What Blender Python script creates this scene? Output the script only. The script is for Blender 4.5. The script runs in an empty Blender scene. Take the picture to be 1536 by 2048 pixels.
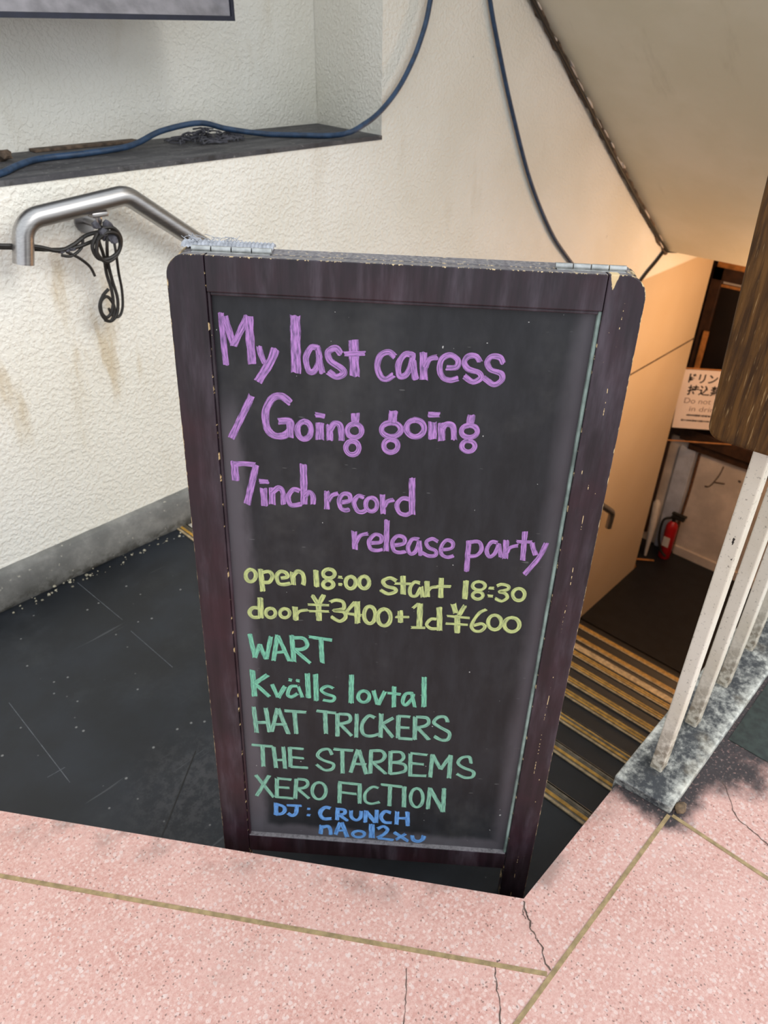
import bpy, bmesh, math, random
from mathutils import Vector, Matrix, Quaternion
random.seed(7)
R = math.radians
SC = bpy.context.scene
COL = SC.collection
V = Vector

# ------------------------------------------------------------------ camera
cam_d = bpy.data.cameras.new('camera')
cam = bpy.data.objects.new('camera', cam_d)
COL.objects.link(cam)
cam_d.sensor_fit = 'HORIZONTAL'
cam_d.sensor_width = 7.22
cam_d.lens = 1460.06 / 1536 * 7.22
cam_d.clip_start = 0.02
cam_d.clip_end = 100
cam_d.dof.use_dof = True
cam_d.dof.focus_distance = 1.0
cam_d.dof.aperture_fstop = 2.2
_M = ((0.69292347, -0.7208863, 0.01341671), (0.39395507, 0.39412752, 0.83033903), (0.60386792, 0.57007582, -0.55709702))
cam.matrix_world = Matrix(((_M[0][0], _M[1][0], -_M[2][0], 0), (_M[0][1], _M[1][1], -_M[2][1], 0),
                           (_M[0][2], _M[1][2], -_M[2][2], 1.3), (0, 0, 0, 1)))
SC.camera = cam

# ------------------------------------------------------------------ sky, sun, lamps, exposure
SC.view_settings.view_transform = 'Standard'
SC.view_settings.look = 'None'
SC.view_settings.gamma = 1.0
SC.view_settings.use_curve_mapping = False
SC.view_settings.exposure = 0.37
world = bpy.data.worlds.new('overcast_sky')
SC.world = world
world.use_nodes = True
bg = world.node_tree.nodes['Background']
bg.inputs[0].default_value = (0.86, 0.93, 1.0, 1)
bg.inputs[1].default_value = 1.25
sun_d = bpy.data.lights.new('sun', 'SUN')
sun_d.energy = 1.15
sun_d.angle = R(34)
sun_d.color = (1.0, 0.97, 0.93)
sun = bpy.data.objects.new('sun', sun_d)
COL.objects.link(sun)
sun.rotation_euler = V((-0.20, 0.62, -0.42)).to_track_quat('-Z', 'Y').to_euler()
lamp_d = bpy.data.lights.new('stairwell_lamp', 'POINT')
lamp_d.shadow_soft_size = 0.12
lamp_d.energy = 44
lamp_d.color = (1.0, 0.58, 0.29)
lamp = bpy.data.objects.new('stairwell_lamp', lamp_d)
COL.objects.link(lamp)
lamp.location = (4.6, 0.80, -0.15)

# ------------------------------------------------------------------ node helpers
class NT:
    def __init__(s, name):
        s.m = bpy.data.materials.new(name)
        s.m.use_nodes = True
        s.t = s.m.node_tree
        s.p = s.t.nodes['Principled BSDF']
        s.co = s.t.nodes.new('ShaderNodeTexCoord').outputs['Object']
        s.sep = None

    def n(s, typ, **kw):
        nd = s.t.nodes.new(typ)
        for k, v in kw.items():
            setattr(nd, k, v)
        return nd

    def put(s, sock, v):
        if isinstance(v, bpy.types.NodeSocket):
            s.t.links.new(v, sock)
        elif isinstance(v, (tuple, list)) and len(v) == 3 and sock.type == 'RGBA':
            sock.default_value = (*v, 1)
        else:
            sock.default_value = v

    def xyz(s, i):
        if s.sep is None:
            s.sep = s.n('ShaderNodeSeparateXYZ')
            s.t.links.new(s.co, s.sep.inputs[0])
        return s.sep.outputs[i]

    def scaled(s, sc, loc=(0, 0, 0), rot=(0, 0, 0), vec=None):
        nd = s.n('ShaderNodeMapping')
        s.t.links.new(vec or s.co, nd.inputs[0])
        nd.inputs['Scale'].default_value = sc
        nd.inputs['Location'].default_value = loc
        nd.inputs['Rotation'].default_value = rot
        return nd.outputs[0]

    def noise(s, scale, detail=3, rough=0.55, vec=None, dist=0.0):
        nd = s.n('ShaderNodeTexNoise')
        s.t.links.new(vec or s.co, nd.inputs['Vector'])
        nd.inputs['Scale'].default_value = scale
        nd.inputs['Detail'].default_value = detail
        nd.inputs['Roughness'].default_value = rough
        nd.inputs['Distortion'].default_value = dist
        return nd.outputs[0]

    def vor(s, scale, feature='F1', out='Distance', vec=None, rnd=1.0):
        nd = s.n('ShaderNodeTexVoronoi', feature=feature)
        s.t.links.new(vec or s.co, nd.inputs['Vector'])
        nd.inputs['Scale'].default_value = scale
        nd.inputs['Randomness'].default_value = rnd
        return nd.outputs[out]

    def math(s, op, a, b=0.0, c=0.0, clamp=False):
        nd = s.n('ShaderNodeMath', operation=op, use_clamp=clamp)
        for i, v in enumerate((a, b, c)):
            s.put(nd.inputs[i], v)
        return nd.outputs[0]

    def ss(s, v, lo, hi, a=0.0, b=1.0):
        nd = s.n('ShaderNodeMapRange', interpolation_type='SMOOTHSTEP')
        s.put(nd.inputs[0], v)
        nd.inputs[1].default_value = lo
        nd.inputs[2].default_value = hi
        nd.inputs[3].default_value = a
        nd.inputs[4].default_value = b
        return nd.outputs[0]

    def mix(s, f, a, b):
        nd = s.n('ShaderNodeMix', data_type='RGBA')
        s.put(nd.inputs[0], f)
        s.put(nd.inputs[6], a)
        s.put(nd.inputs[7], b)
        return nd.outputs[2]

    def bump(s, h, strength=0.5, dist=0.002, prev=None):
        nd = s.n('ShaderNodeBump')
        s.put(nd.inputs['Height'], h)
        nd.inputs['Strength'].default_value = strength
        nd.inputs['Distance'].default_value = dist
        if prev is not None:
            s.t.links.new(prev, nd.inputs['Normal'])
        return nd.outputs[0]

    def done(s, col=None, rough=0.6, metal=0.0, normal=None, spec=None, alpha=None):
        p = s.p
        if col is not None:
            s.put(p.inputs['Base Color'], col)
        s.put(p.inputs['Roughness'], rough)
        p.inputs['Metallic'].default_value = metal
        if normal is not None:
            s.put(p.inputs['Normal'], normal)
        if spec is not None:
            s.put(p.inputs['Specular IOR Level'], spec)
        if alpha is not None:
            s.put(p.inputs['Alpha'], alpha)
        return s.m


def hx(h):
    c = [int(h[i:i + 2], 16) / 255 for i in (0, 2, 4)]
    return tuple(x / 12.92 if x <= 0.04045 else ((x + 0.055) / 1.055) ** 2.4 for x in c)


def simple(name, col, rough=0.6, metal=0.0, var=0.25, scale=30, bump=0.0):
    k = NT(name)
    nz = k.noise(scale, 4)
    c = k.mix(k.ss(nz, 0.3, 0.7), tuple(x * (1 - var) for x in col), tuple(min(1, x * (1 + var)) for x in col))
    return k.done(c, rough, metal, k.bump(nz, bump, 0.002) if bump else None)


# ------------------------------------------------------------------ materials
def m_plaster():
    k = NT('plaster')
    soft = k.noise(1.6, 3)
    base = k.mix(k.ss(soft, 0.35, 0.7), hx('eae6db'), hx('e0dbcd'))
    st = k.noise(1.0, 5, 0.6, k.scaled((5, 5, 1.3)))
    base = k.mix(k.ss(st, 0.58, 0.78, 0, 0.35), base, hx('b9a888'))
    sp = k.noise(38, 2)
    base = k.mix(k.ss(sp, 0.75, 0.80, 0, 0.6), base, hx('8c8880'))
    # smooth board below the textured coat, far down the stairs
    z = k.xyz(2)
    smooth = k.math('MULTIPLY', k.ss(z, 0.02, 0.035, 1, 0), k.ss(k.xyz(0), 3.55, 3.56))
    base = k.mix(smooth, base, k.mix(k.noise(3, 4), hx('d6c2a6'), hx('c8b08e')))
    # old drip stains under the handrail
    yy = k.noise(1, 3, 0.6, k.scaled((14, 14, 2.5)))
    dr = k.math('MULTIPLY', k.ss(yy, 0.5, 0.68), k.math('MULTIPLY', k.ss(z, 0.25, 0.45), k.ss(z, 0.72, 0.88, 1, 0)))
    base = k.mix(k.math('MULTIPLY', dr, k.ss(k.xyz(0), 1.0, 1.5, 0.55, 0.0)), base, hx('b39a6c'))
    h1 = k.noise(88, 2, 0.5, dist=0.15)
    h2 = k.noise(34, 2, 0.5)
    hh = k.math('ADD', k.ss(h1, 0.38, 0.66), k.math('MULTIPLY', h2, 0.7))
    hh = k.math('MULTIPLY', hh, k.ss(smooth, 0, 1, 1, 0.04))
    return k.done(base, k.ss(smooth, 0, 1, 0.55, 0.45), 0, k.bump(hh, 0.5, 0.0032))


def m_terrazzo():
    k = NT('pink_terrazzo')
    warp = k.n('ShaderNodeVectorMath', operation='MULTIPLY_ADD')
    nz = k.n('ShaderNodeTexNoise')
    k.t.links.new(k.co, nz.inputs['Vector'])
    nz.inputs['Scale'].default_value = 120
    k.t.links.new(nz.outputs['Color'], warp.inputs[0])
    warp.inputs[1].default_value = (0.006, 0.006, 0.006)
    k.t.links.new(k.co, warp.inputs[2])
    w = warp.outputs[0]
    base = k.mix(k.ss(k.noise(9, 4), 0.35, 0.68), hx('c08e82'), hx('ca9c91'))
    base = k.mix(k.ss(k.noise(150, 3, 0.7), 0.35, 0.7), base, hx('d2aca1'))
    c1 = k.vor(150, vec=w)
    r1 = k.vor(150, out='Color', vec=w)
    sel = k.n('ShaderNodeSeparateColor')
    k.t.links.new(r1, sel.inputs[0])
    chip = k.math('MULTIPLY', k.ss(c1, 0.36, 0.46, 1, 0), k.ss(sel.outputs[0], 0.45, 0.5))
    base = k.mix(k.math('MULTIPLY', chip, k.ss(sel.outputs[1], 0, 1, 0.2, 0.75)), base, hx('dcc3b9'))
    c2 = k.vor(105, vec=w)
    r2 = k.vor(105, out='Color', vec=w)
    s2 = k.n('ShaderNodeSeparateColor')
    k.t.links.new(r2, s2.inputs[0])
    chip2 = k.math('MULTIPLY', k.ss(c2, 0.30, 0.42, 1, 0), k.ss(s2.outputs[0], 0.72, 0.76))
    base = k.mix(k.math('MULTIPLY', chip2, 0.6), base, k.mix(s2.outputs[2], hx('e0ccc4'), hx('c2aeaa')))
    c3 = k.vor(190, vec=w)
    s3 = k.n('ShaderNodeSeparateColor')
    k.t.links.new(k.vor(190, out='Color', vec=w), s3.inputs[0])
    dk = k.math('MULTIPLY', k.ss(c3, 0.22, 0.36, 1, 0), k.ss(s3.outputs[0], 0.80, 0.82))
    base = k.mix(k.math('MULTIPLY', dk, 0.7), base, hx('6a5048'))
    big = k.math('MULTIPLY', k.ss(k.noise(52, 3), 0.735, 0.765), 0.75)
    base = k.mix(big, base, hx('4a3c38'))
    fs = k.noise(330, 3, 0.75)
    base = k.mix(k.ss(fs, 0.58, 0.70, 0, 0.65), base, hx('7d5d53'))
    base = k.mix(k.ss(fs, 0.28, 0.40, 0.5, 0), base, hx('e6d3cb'))
    x, y = k.xyz(0), k.xyz(1)
    # trodden grey dirt along the lip of the opening
    lip = k.math('ABSOLUTE', k.math('ADD', k.math('MULTIPLY', k.math('SUBTRACT', x, 0.69), 0.824), k.math('MULTIPLY', k.math('SUBTRACT', y, 0.292), 0.566)))
    lip2 = k.math('ABSOLUTE', k.math('SUBTRACT', y, 0.292))
    l_ = k.math('MAXIMUM', k.math('MULTIPLY', k.ss(lip, 0.0, 0.075, 1, 0), k.ss(x, 0.70, 0.74, 1, 0)), k.math('MULTIPLY', k.ss(lip2, 0.0, 0.06, 1, 0), k.ss(x, 0.68, 0.72)))
    dn = k.ss(k.noise(11, 5, 0.65), 0.44, 0.68)
    base = k.mix(k.math('MULTIPLY', k.math('MULTIPLY', l_, dn), 0.62), base, hx('77665f'))
    gen = k.ss(k.noise(5.5, 6, 0.7), 0.52, 0.78, 0, 0.38)
    base = k.mix(gen, base, hx('a8857a'))
    # black grime around the foot of the railing plinth
    dx = k.math('MAXIMUM', k.math('SUBTRACT', 1.03, x), 0)
    dy = k.math('MAXIMUM', k.math('SUBTRACT', 0.181, y), 0)
    dd = k.math('SQRT', k.math('ADD', k.math('MULTIPLY', dx, dx), k.math('MULTIPLY', dy, dy)))
    wdt = k.math('ADD', 0.038, k.math('MULTIPLY', k.ss(x, 1.12, 1.24), 0.11))
    rat = k.math('DIVIDE', dd, wdt)
    rat = k.math('ADD', rat, k.math('MULTIPLY', k.math('SUBTRACT', k.noise(24, 5, 0.6), 0.5), 1.5))
    gr = k.ss(rat, 0.35, 1.45, 1, 0)
    keep = k.ss(k.math('ADD', k.math('MULTIPLY', k.math('SUBTRACT', 1.03, x), 1.0), k.math('MULTIPLY', k.math('SUBTRACT', y, 0.2), -0.6)), 0.0, 0.07, 1, 0.0)
    gr = k.math('MULTIPLY', gr, k.ss(k.noise(160, 2), 0.25, 0.45, 0.6, 0.96))
    base = k.mix(gr, base, hx('232427'))
    rg = k.math('ADD', k.ss(gr, 0, 1, 0.42, 0.8), k.math('MULTIPLY', k.noise(14, 3), 0.15))
    return k.done(base, rg, 0, k.bump(k.noise(220, 2), 0.12, 0.0006))


def m_landing():
    k = NT('black_rubber')
    n1 = k.noise(4, 5, 0.65)
    base = k.mix(k.ss(n1, 0.35, 0.7), hx('15181c'), hx('22262c'))
    cr = k.noise(45, 5, 0.75)
    x, y = k.xyz(0), k.xyz(1)
    px, py = k.math('SUBTRACT', x, 0.47), k.math('SUBTRACT', y, 1.0)
    rd = k.math('SQRT', k.math('ADD', k.math('MULTIPLY', px, px), k.math('MULTIPLY', py, py)))
    scuff = k.math('MULTIPLY', k.ss(rd, 0.03, 0.24, 1, 0), k.ss(cr, 0.42, 0.62))
    base = k.mix(k.math('MULTIPLY', scuff, 0.5), base, hx('4d4b4d'))
    dust = k.ss(k.noise(3, 6, 0.75), 0.5, 0.8, 0, 0.3)
    base = k.mix(dust, base, hx('4a4c4e'))
    c = k.vor(30)
    s1 = k.n('ShaderNodeSeparateColor')
    k.t.links.new(k.vor(30, out='Color'), s1.inputs[0])
    fl = k.math('MULTIPLY', k.ss(c, 0.06, 0.12, 1, 0), k.ss(s1.outputs[0], 0.45, 0.47))
    base = k.mix(k.math('MULTIPLY', fl, 0.75), base, hx('8f8f8c'))
    scr = k.noise(1, 3, 0.5, k.scaled((3, 60, 3), rot=(0, 0, R(25))))
    base = k.mix(k.ss(scr, 0.69, 0.74, 0, 0.25), base, hx('77797b'))
    return k.done(base, k.math('ADD', 0.42, k.math('MULTIPLY', n1, 0.2)), 0, k.bump(k.noise(120, 3), 0.1, 0.0008), spec=0.5)


def m_concrete():
    k = NT('grey_cement')
    base = k.mix(k.ss(k.noise(7, 6, 0.7), 0.35, 0.68), hx('696864'), hx('8a8882'))
    z = k.xyz(2)
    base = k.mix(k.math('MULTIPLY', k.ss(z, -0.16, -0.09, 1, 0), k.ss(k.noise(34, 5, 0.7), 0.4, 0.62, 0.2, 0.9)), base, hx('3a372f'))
    base = k.mix(k.ss(k.noise(60, 3), 0.66, 0.72, 0, 0.7), base, hx('b8b3a4'))
    return k.done(base, 0.8, 0, k.bump(k.noise(40, 5, 0.7), 0.4, 0.003))


def m_board_frame():
    k = NT('worn_dark_wood')
    x, z = k.xyz(0), k.xyz(2)
    g = k.noise(1, 4, 0.6, k.scaled((90, 20, 6)))
    base = k.mix(k.ss(g, 0.3, 0.75), hx('170f14'), hx('271b22'))
    base = k.mix(k.ss(k.noise(6, 4, 0.6), 0.45, 0.75, 0, 0.5), base, hx('361820'))
    haze = k.ss(k.noise(1, 5, 0.65, k.scaled((22, 10, 4))), 0.45, 0.8, 0, 0.35)
    base = k.mix(haze, base, hx('6b626c'))
    ax = k.math('ABSOLUTE', x)
    d = k.math('MINIMUM', k.math('SUBTRACT', 0.3, ax), k.math('MULTIPLY', z, -1.0))
    # rounded shoulders
    cx = k.math('MAXIMUM', k.math('SUBTRACT', ax, 0.272), 0)
    cz = k.math('MAXIMUM', k.math('ADD', z, 0.028), 0)
    cr = k.math('SUBTRACT', 0.028, k.math('SQRT', k.math('ADD', k.math('MULTIPLY', cx, cx), k.math('MULTIPLY', cz, cz))))
    d = k.math('MINIMUM', d, cr)
    nz = k.noise(1, 5, 0.7, k.scaled((170, 170, 45)))
    amp = k.ss(z, -0.09, -0.01, 0.007, 0.016)
    edge = k.math('SUBTRACT', d, k.math('MULTIPLY', k.math('SUBTRACT', nz, 0.53), amp))
    wear = k.ss(edge, 0.0002, 0.0010, 1, 0)
    nrm = k.n('ShaderNodeSeparateXYZ')
    k.t.links.new(k.t.nodes['Texture Coordinate'].outputs['Normal'], nrm.inputs[0])
    topf = k.ss(nrm.outputs[2], 0.85, 0.97)
    sidef = k.ss(k.math('ABSOLUTE', nrm.outputs[0]), 0.85, 0.97)
    wear = k.math('MULTIPLY', wear, k.math('SUBTRACT', 1.0, k.math('MULTIPLY', k.math('MAXIMUM', topf, sidef), k.ss(nz, 0.56, 0.74, 1, 0))))
    # dashes of bare wood on the right stile and a flake at its joint
    zn = k.noise(1, 2, 0.5, k.scaled((0, 0, 9)))
    dash = 0.0
    for cx_, sc_, th in ((0.2745, 36, 0.545), (0.2625, 29, 0.63), (0.2855, 25, 0.64)):
        dl = k.math('ABSOLUTE', k.math('SUBTRACT', x, k.math('ADD', cx_ - 0.004, k.math('MULTIPLY', zn, 0.008))))
        on = k.noise(1, 4, 0.7, k.scaled((3, 3, sc_), loc=(cx_ * 90, 0, 0)))
        dash = k.math('MAXIMUM', dash, k.math('MULTIPLY', k.ss(dl, 0.0002, 0.0007, 1, 0), k.ss(on, th, th + 0.03)))
    fx = k.math('ABSOLUTE', k.math('SUBTRACT', x, 0.258))
    flake = k.math('SUBTRACT', k.math('ADD', k.math('MULTIPLY', fx, 1.3), k.math('MULTIPLY', z, -0.42)), k.math('MULTIPLY', nz, 0.013))
    wear = k.math('MAXIMUM', wear, k.math('MAXIMUM', dash, k.ss(flake, 0.0, 0.001, 1, 0)))
    # chips where rails meet stiles
    jt = k.math('ABSOLUTE', k.math('SUBTRACT', ax, 0.2503))
    jn = k.noise(1, 3, 0.6, k.scaled((60, 20, 60)))
    wear = k.math('MAXIMUM', wear, k.math('MULTIPLY', k.ss(jt, 0.0004, 0.0011, 1, 0), k.ss(jn, 0.56, 0.6)))
    ck = k.noise(95, 2)
    wear = k.math('MAXIMUM', wear, k.ss(ck, 0.80, 0.81))
    base = k.mix(k.math('MULTIPLY', topf, k.ss(nz, 0.3, 0.6, 0.25, 0.65)), base, hx('8f8c8e'))
    base = k.mix(wear, base, k.mix(k.noise(80, 3), hx('b99a6a'), hx('dcc79c')))
    return k.done(base, k.ss(wear, 0, 1, 0.42, 0.8), 0, k.bump(k.math('SUBTRACT', k.math('MULTIPLY', g, 0.3), k.math('MULTIPLY', wear, 0.6)), 0.35, 0.0006), spec=0.36)


def m_chalkpanel():
    k = NT('chalkboard_black')
    x, z = k.xyz(0), k.xyz(2)
    g = k.noise(1, 5, 0.7, k.scaled((30, 10, 9)))
    base = k.mix(k.ss(g, 0.3, 0.75), hx('191a1c'), hx('252629'))
    base = k.mix(k.ss(k.noise(4.5, 5, 0.7), 0.5, 0.8, 0, 0.35), base, hx('4d4c4a'))
    # wiped chalk dust left along the edges
    dl = k.math('ADD', x, 0.25)
    dr = k.math('SUBTRACT', 0.25, x)
    db = k.math('ADD', z, 1.082)
    en = k.noise(1, 4, 0.6, k.scaled((20, 5, 6)))
    e1 = k.math('MULTIPLY', k.ss(k.math('SUBTRACT', dl, k.math('MULTIPLY', en, 0.045)), 0.0, 0.022, 0.5, 0), k.ss(z, -0.16, -0.25))
    e2 = k.ss(k.math('SUBTRACT', dr, k.math('MULTIPLY', en, 0.02)), 0.0, 0.03, 0.4, 0)
    e3 = k.ss(k.math('SUBTRACT', db, k.math('MULTIPLY', en, 0.03)), 0.0, 0.02, 0.45, 0)
    e = k.math('MAXIMUM', e1, k.math('MAXIMUM', e2, e3))
    base = k.mix(e, base, k.mix(k.noise(9, 3), hx('5e5458'), hx('66646a')))
    sp = k.noise(120, 1)
    base = k.mix(k.ss(sp, 0.80, 0.82, 0, 0.8), base, hx('a9a9a6'))
    ln = k.noise(1, 2, 0.5, k.scaled((30, 1, 160), rot=(0, R(15), 0)))
    base = k.mix(k.ss(ln, 0.72, 0.75, 0, 0.2), base, hx('8a8a88'))
    return k.done(base, k.math('ADD', 0.40, k.math('MULTIPLY', g, 0.16)), 0, k.bump(k.noise(300, 2), 0.06, 0.0004), spec=0.27)


def m_chalk(name, col, dark):
    k = NT(name)
    uv = k.n('ShaderNodeUVMap').outputs[0]
    st = k.noise(1, 4, 0.65, k.scaled((5, 1.1, 1), vec=uv))
    fine = k.noise(1, 3, 0.7, k.scaled((20, 1.6, 1), vec=uv))
    f = k.math('ADD', k.math('MULTIPLY', st, 0.6), k.math('MULTIPLY', fine, 0.4))
    c = k.mix(k.ss(f, 0.38, 0.6), dark, col)
    u = k.n('ShaderNodeSeparateXYZ')
    k.t.links.new(uv, u.inputs[0])
    ed = k.math('MULTIPLY', k.math('MINIMUM', u.outputs[0], k.math('SUBTRACT', 1.0, u.outputs[0])), 2.0)
    a = k.ss(k.math('ADD', ed, k.math('MULTIPLY', k.math('SUBTRACT', fine, 0.5), 0.5)), 0.02, 0.22)
    a = k.math('MULTIPLY', a, k.ss(f, 0.30, 0.50, 0.5, 0.97))
    return k.done(c, 0.75, 0, None, alpha=a)


def m_steel():
    k = NT('brushed_steel')
    n1 = k.noise(1, 3, 0.6, k.scaled((14, 220, 220)))
    c = k.mix(n1, hx('8f8c8a'), hx('b9b6b4'))
    c = k.mix(k.ss(k.noise(18, 4), 0.6, 0.8, 0, 0.4), c, hx('6d6964'))
    return k.done(c, k.math('ADD', 0.26, k.math('MULTIPLY', n1, 0.14)), 0.95, k.bump(n1, 0.05, 0.0005))


def m_soffit():
    k = NT('painted_soffit')
    c = k.mix(k.ss(k.noise(2.2, 5, 0.6), 0.35, 0.7), hx('cfc7b0'), hx('d8d0bc'))
    c = k.mix(k.ss(k.noise(1, 4, 0.6, k.scaled((2, 8, 2))), 0.6, 0.8, 0, 0.3), c, hx('8f8368'))
    return k.done(c, 0.6, 0, k.bump(k.noise(90, 2), 0.1, 0.001))


def m_plinth():
    k = NT('grimy_white_paint')
    n1 = k.noise(16, 7, 0.75)
    n2 = k.noise(70, 5, 0.75)
    y = k.xyz(1)
    mid = k.math('ABSOLUTE', k.math('SUBTRACT', y, 0.242))
    nearedge = k.ss(mid, 0.030, 0.06)
    f = k.math('ADD', k.math('MULTIPLY', n1, 0.55), k.math('MULTIPLY', n2, 0.55))
    f = k.math('ADD', f, k.math('MULTIPLY', nearedge, 0.13))
    c = k.mix(k.ss(f, 0.48, 0.82), hx('35373a'), hx('d3d2c8'))
    c = k.mix(k.ss(k.noise(9, 4), 0.55, 0.75, 0, 0.45), c, hx('8e7d62'))
    return k.done(c, 0.65, 0, k.bump(f, 0.4, 0.002))


def m_bar():
    k = NT('chipped_cream_paint')
    z = k.xyz(2)
    c = k.mix(k.ss(k.noise(6, 4), 0.35, 0.7), hx('cfc5b2'), hx('ddd5c6'))
    sp = k.noise(170, 4, 0.7)
    c = k.mix(k.ss(sp, 0.60, 0.66, 0, 0.65), c, hx('6e655a'))
    c = k.mix(k.math('MULTIPLY', k.ss(z, 0.02, 0.22, 1, 0), k.ss(k.noise(60, 5, 0.7), 0.35, 0.6)), c, hx('7d6f5c'))
    ch = k.noise(1, 4, 0.6, k.scaled((55, 55, 24)))
    c = k.mix(k.ss(ch, 0.715, 0.73), c, hx('1f1712'))
    return k.done(c, 0.55, 0, k.bump(k.math('SUBTRACT', k.noise(120, 3), k.ss(ch, 0.71, 0.73)), 0.4, 0.001))


def m_oldwood():
    k = NT('weathered_wood')
    g = k.noise(1, 6, 0.65, k.scaled((110, 130, 9)), dist=0.5)
    g2 = k.noise(1, 3, 0.6, k.scaled((220, 330, 26)))
    c = k.mix(k.ss(g, 0.32, 0.66), hx('38230f'), hx('63431f'))
    c = k.mix(k.ss(g2, 0.62, 0.72, 0, 0.7), c, hx('a2845a'))
    c = k.mix(k.ss(k.noise(12, 4), 0.5, 0.75, 0, 0.5), c, hx('2a1a0e'))
    return k.done(c, 0.6, 0, k.bump(k.math('ADD', g, g2), 0.6, 0.002), spec=0.2)


def m_dustystone():
    k = NT('dusty_sill')
    c = k.mix(k.ss(k.noise(1, 6, 0.7, k.scaled((6, 22, 6))), 0.35, 0.7), hx('37363a'), hx('5c5a5a'))
    c = k.mix(k.ss(k.noise(26, 6, 0.75), 0.52, 0.68, 0, 0.75), c, hx('26231f'))
    c = k.mix(k.ss(k.noise(60, 4), 0.62, 0.7, 0, 0.5), c, hx('8d8a86'))
    return k.done(c, 0.75, 0, k.bump(k.noise(50, 5, 0.7), 0.5, 0.003))


PLASTER, TERRAZZO, RUBBER, CEMENT = m_plaster(), m_terrazzo(), m_landing(), m_concrete()
FRAME, PANEL, STEEL, SOFFIT = m_board_frame(), m_chalkpanel(), m_steel(), m_soffit()
PLINTH, BARPAINT, OLDWOOD, SILL = m_plinth(), m_bar(), m_oldwood(), m_dustystone()
PURPLE = m_chalk('purple_chalk', hx('ab78b8'), hx('665078'))
YELLOW = m_chalk('yellow_chalk', hx('b6bf78'), hx('7b855f'))
GREEN = m_chalk('green_chalk', hx('72b896'), hx('4f7d72'))
GREENGREY = m_chalk('greyish_green_chalk', hx('7aae93'), hx('587c72'))  # greyer green, used for the lower three green lines
BLUE = m_chalk('blue_chalk', hx('6397cd'), hx('3f69a3'))
HINGE = simple('zinc', hx('a9a9a6'), 0.4, 0.8, 0.2, 90)
WEB = simple('grey_webbing', hx('9b9da3'), 0.85, 0, 0.25, 90)
BEAD = simple('worn_green_bead', hx('6f7f78'), 0.6, 0, 0.45, 26)
BRASS = simple('brass_strip', hx('a08a64'), 0.5, 0.35, 0.25, 60)
CRACK = simple('crack_dirt', hx('57473f'), 0.9, 0, 0.3, 50)
NOSE_GREY = simple('nosing_metal', hx('6e6658'), 0.45, 0.35, 0.3, 60)
NOSE_YEL = simple('nosing_yellow', hx('b98c3a'), 0.5, 0.05, 0.3, 60)
NOSE_TAN = simple('nosing_tan', hx('b09a76'), 0.5, 0.1, 0.3, 60)
DARKSTEP = simple('stair_rubber', hx('15161a'), 0.5, 0, 0.3, 12, 0.15)
BLUECABLE = simple('blue_cable', hx('263c56'), 0.5, 0, 0.35, 40)
BLACKCABLE = simple('black_cable', hx('1d1915'), 0.55, 0, 0.3, 60)
DARKTRIM = simple('dirty_gap', hx('5a4a3c'), 0.85, 0, 0.6, 40, 0.6)
NAVY = simple('navy_metal', hx('191b2a'), 0.4, 0.3, 0.2, 30)
BEVELGREY = simple('dusty_grey_metal', hx('7a7678'), 0.6, 0.2, 0.3, 14)
GREENSLAB = simple('dark_green_stone', hx('222b26'), 0.35, 0, 0.45, 60)
BROWNWOOD = simple('dark_brown_wood', hx('3a2416'), 0.5, 0, 0.35, 18)
TANWOOD = simple('tan_wood', hx('a8703a'), 0.5, 0, 0.3, 18)
VOID = simple('dark_pane', hx('17100c'), 0.4, 0, 0.2, 8)
LOWWALL = simple('lower_wall_paint', hx('c9bcb0'), 0.7, 0, 0.16, 5, 0.2)
BLUEWHITE = simple('bluish_white_paint', hx('b9bcc6'), 0.6, 0, 0.15, 9)
RUST = simple('rusty_pipe', hx('5c3c26'), 0.7, 0, 0.4, 40)
RED = simple('red_enamel', hx('a8141a'), 0.35, 0, 0.15, 20)
BLACKPLASTIC = simple('black_plastic', hx('15130f'), 0.5, 0, 0.3, 30)
PAPER = simple('paper', hx('eddcd2'), 0.8, 0, 0.04, 5)
INK = simple('black_ink', hx('241c1a'), 0.7, 0, 0.1, 30)
INKGREY = simple('grey_ink', hx('a08a80'), 0.7, 0, 0.1, 30)
WHITEPLASTIC = simple('white_plastic', hx('cbc4bd'), 0.5, 0, 0.1, 20)
DUSTFIBRE = simple('dusty_fibre', hx('4b4a50'), 0.9, 0, 0.4, 60)
SCRATCH = simple('pale_scratch', hx('5c5f63'), 0.7, 0, 0.3, 60)
CRUMB = simple('plaster_crumb', hx('a39c88'), 0.9, 0, 0.4, 60)
STONE = simple('brown_stone', hx('6b5742'), 0.85, 0, 0.4, 80, 0.5)


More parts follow.
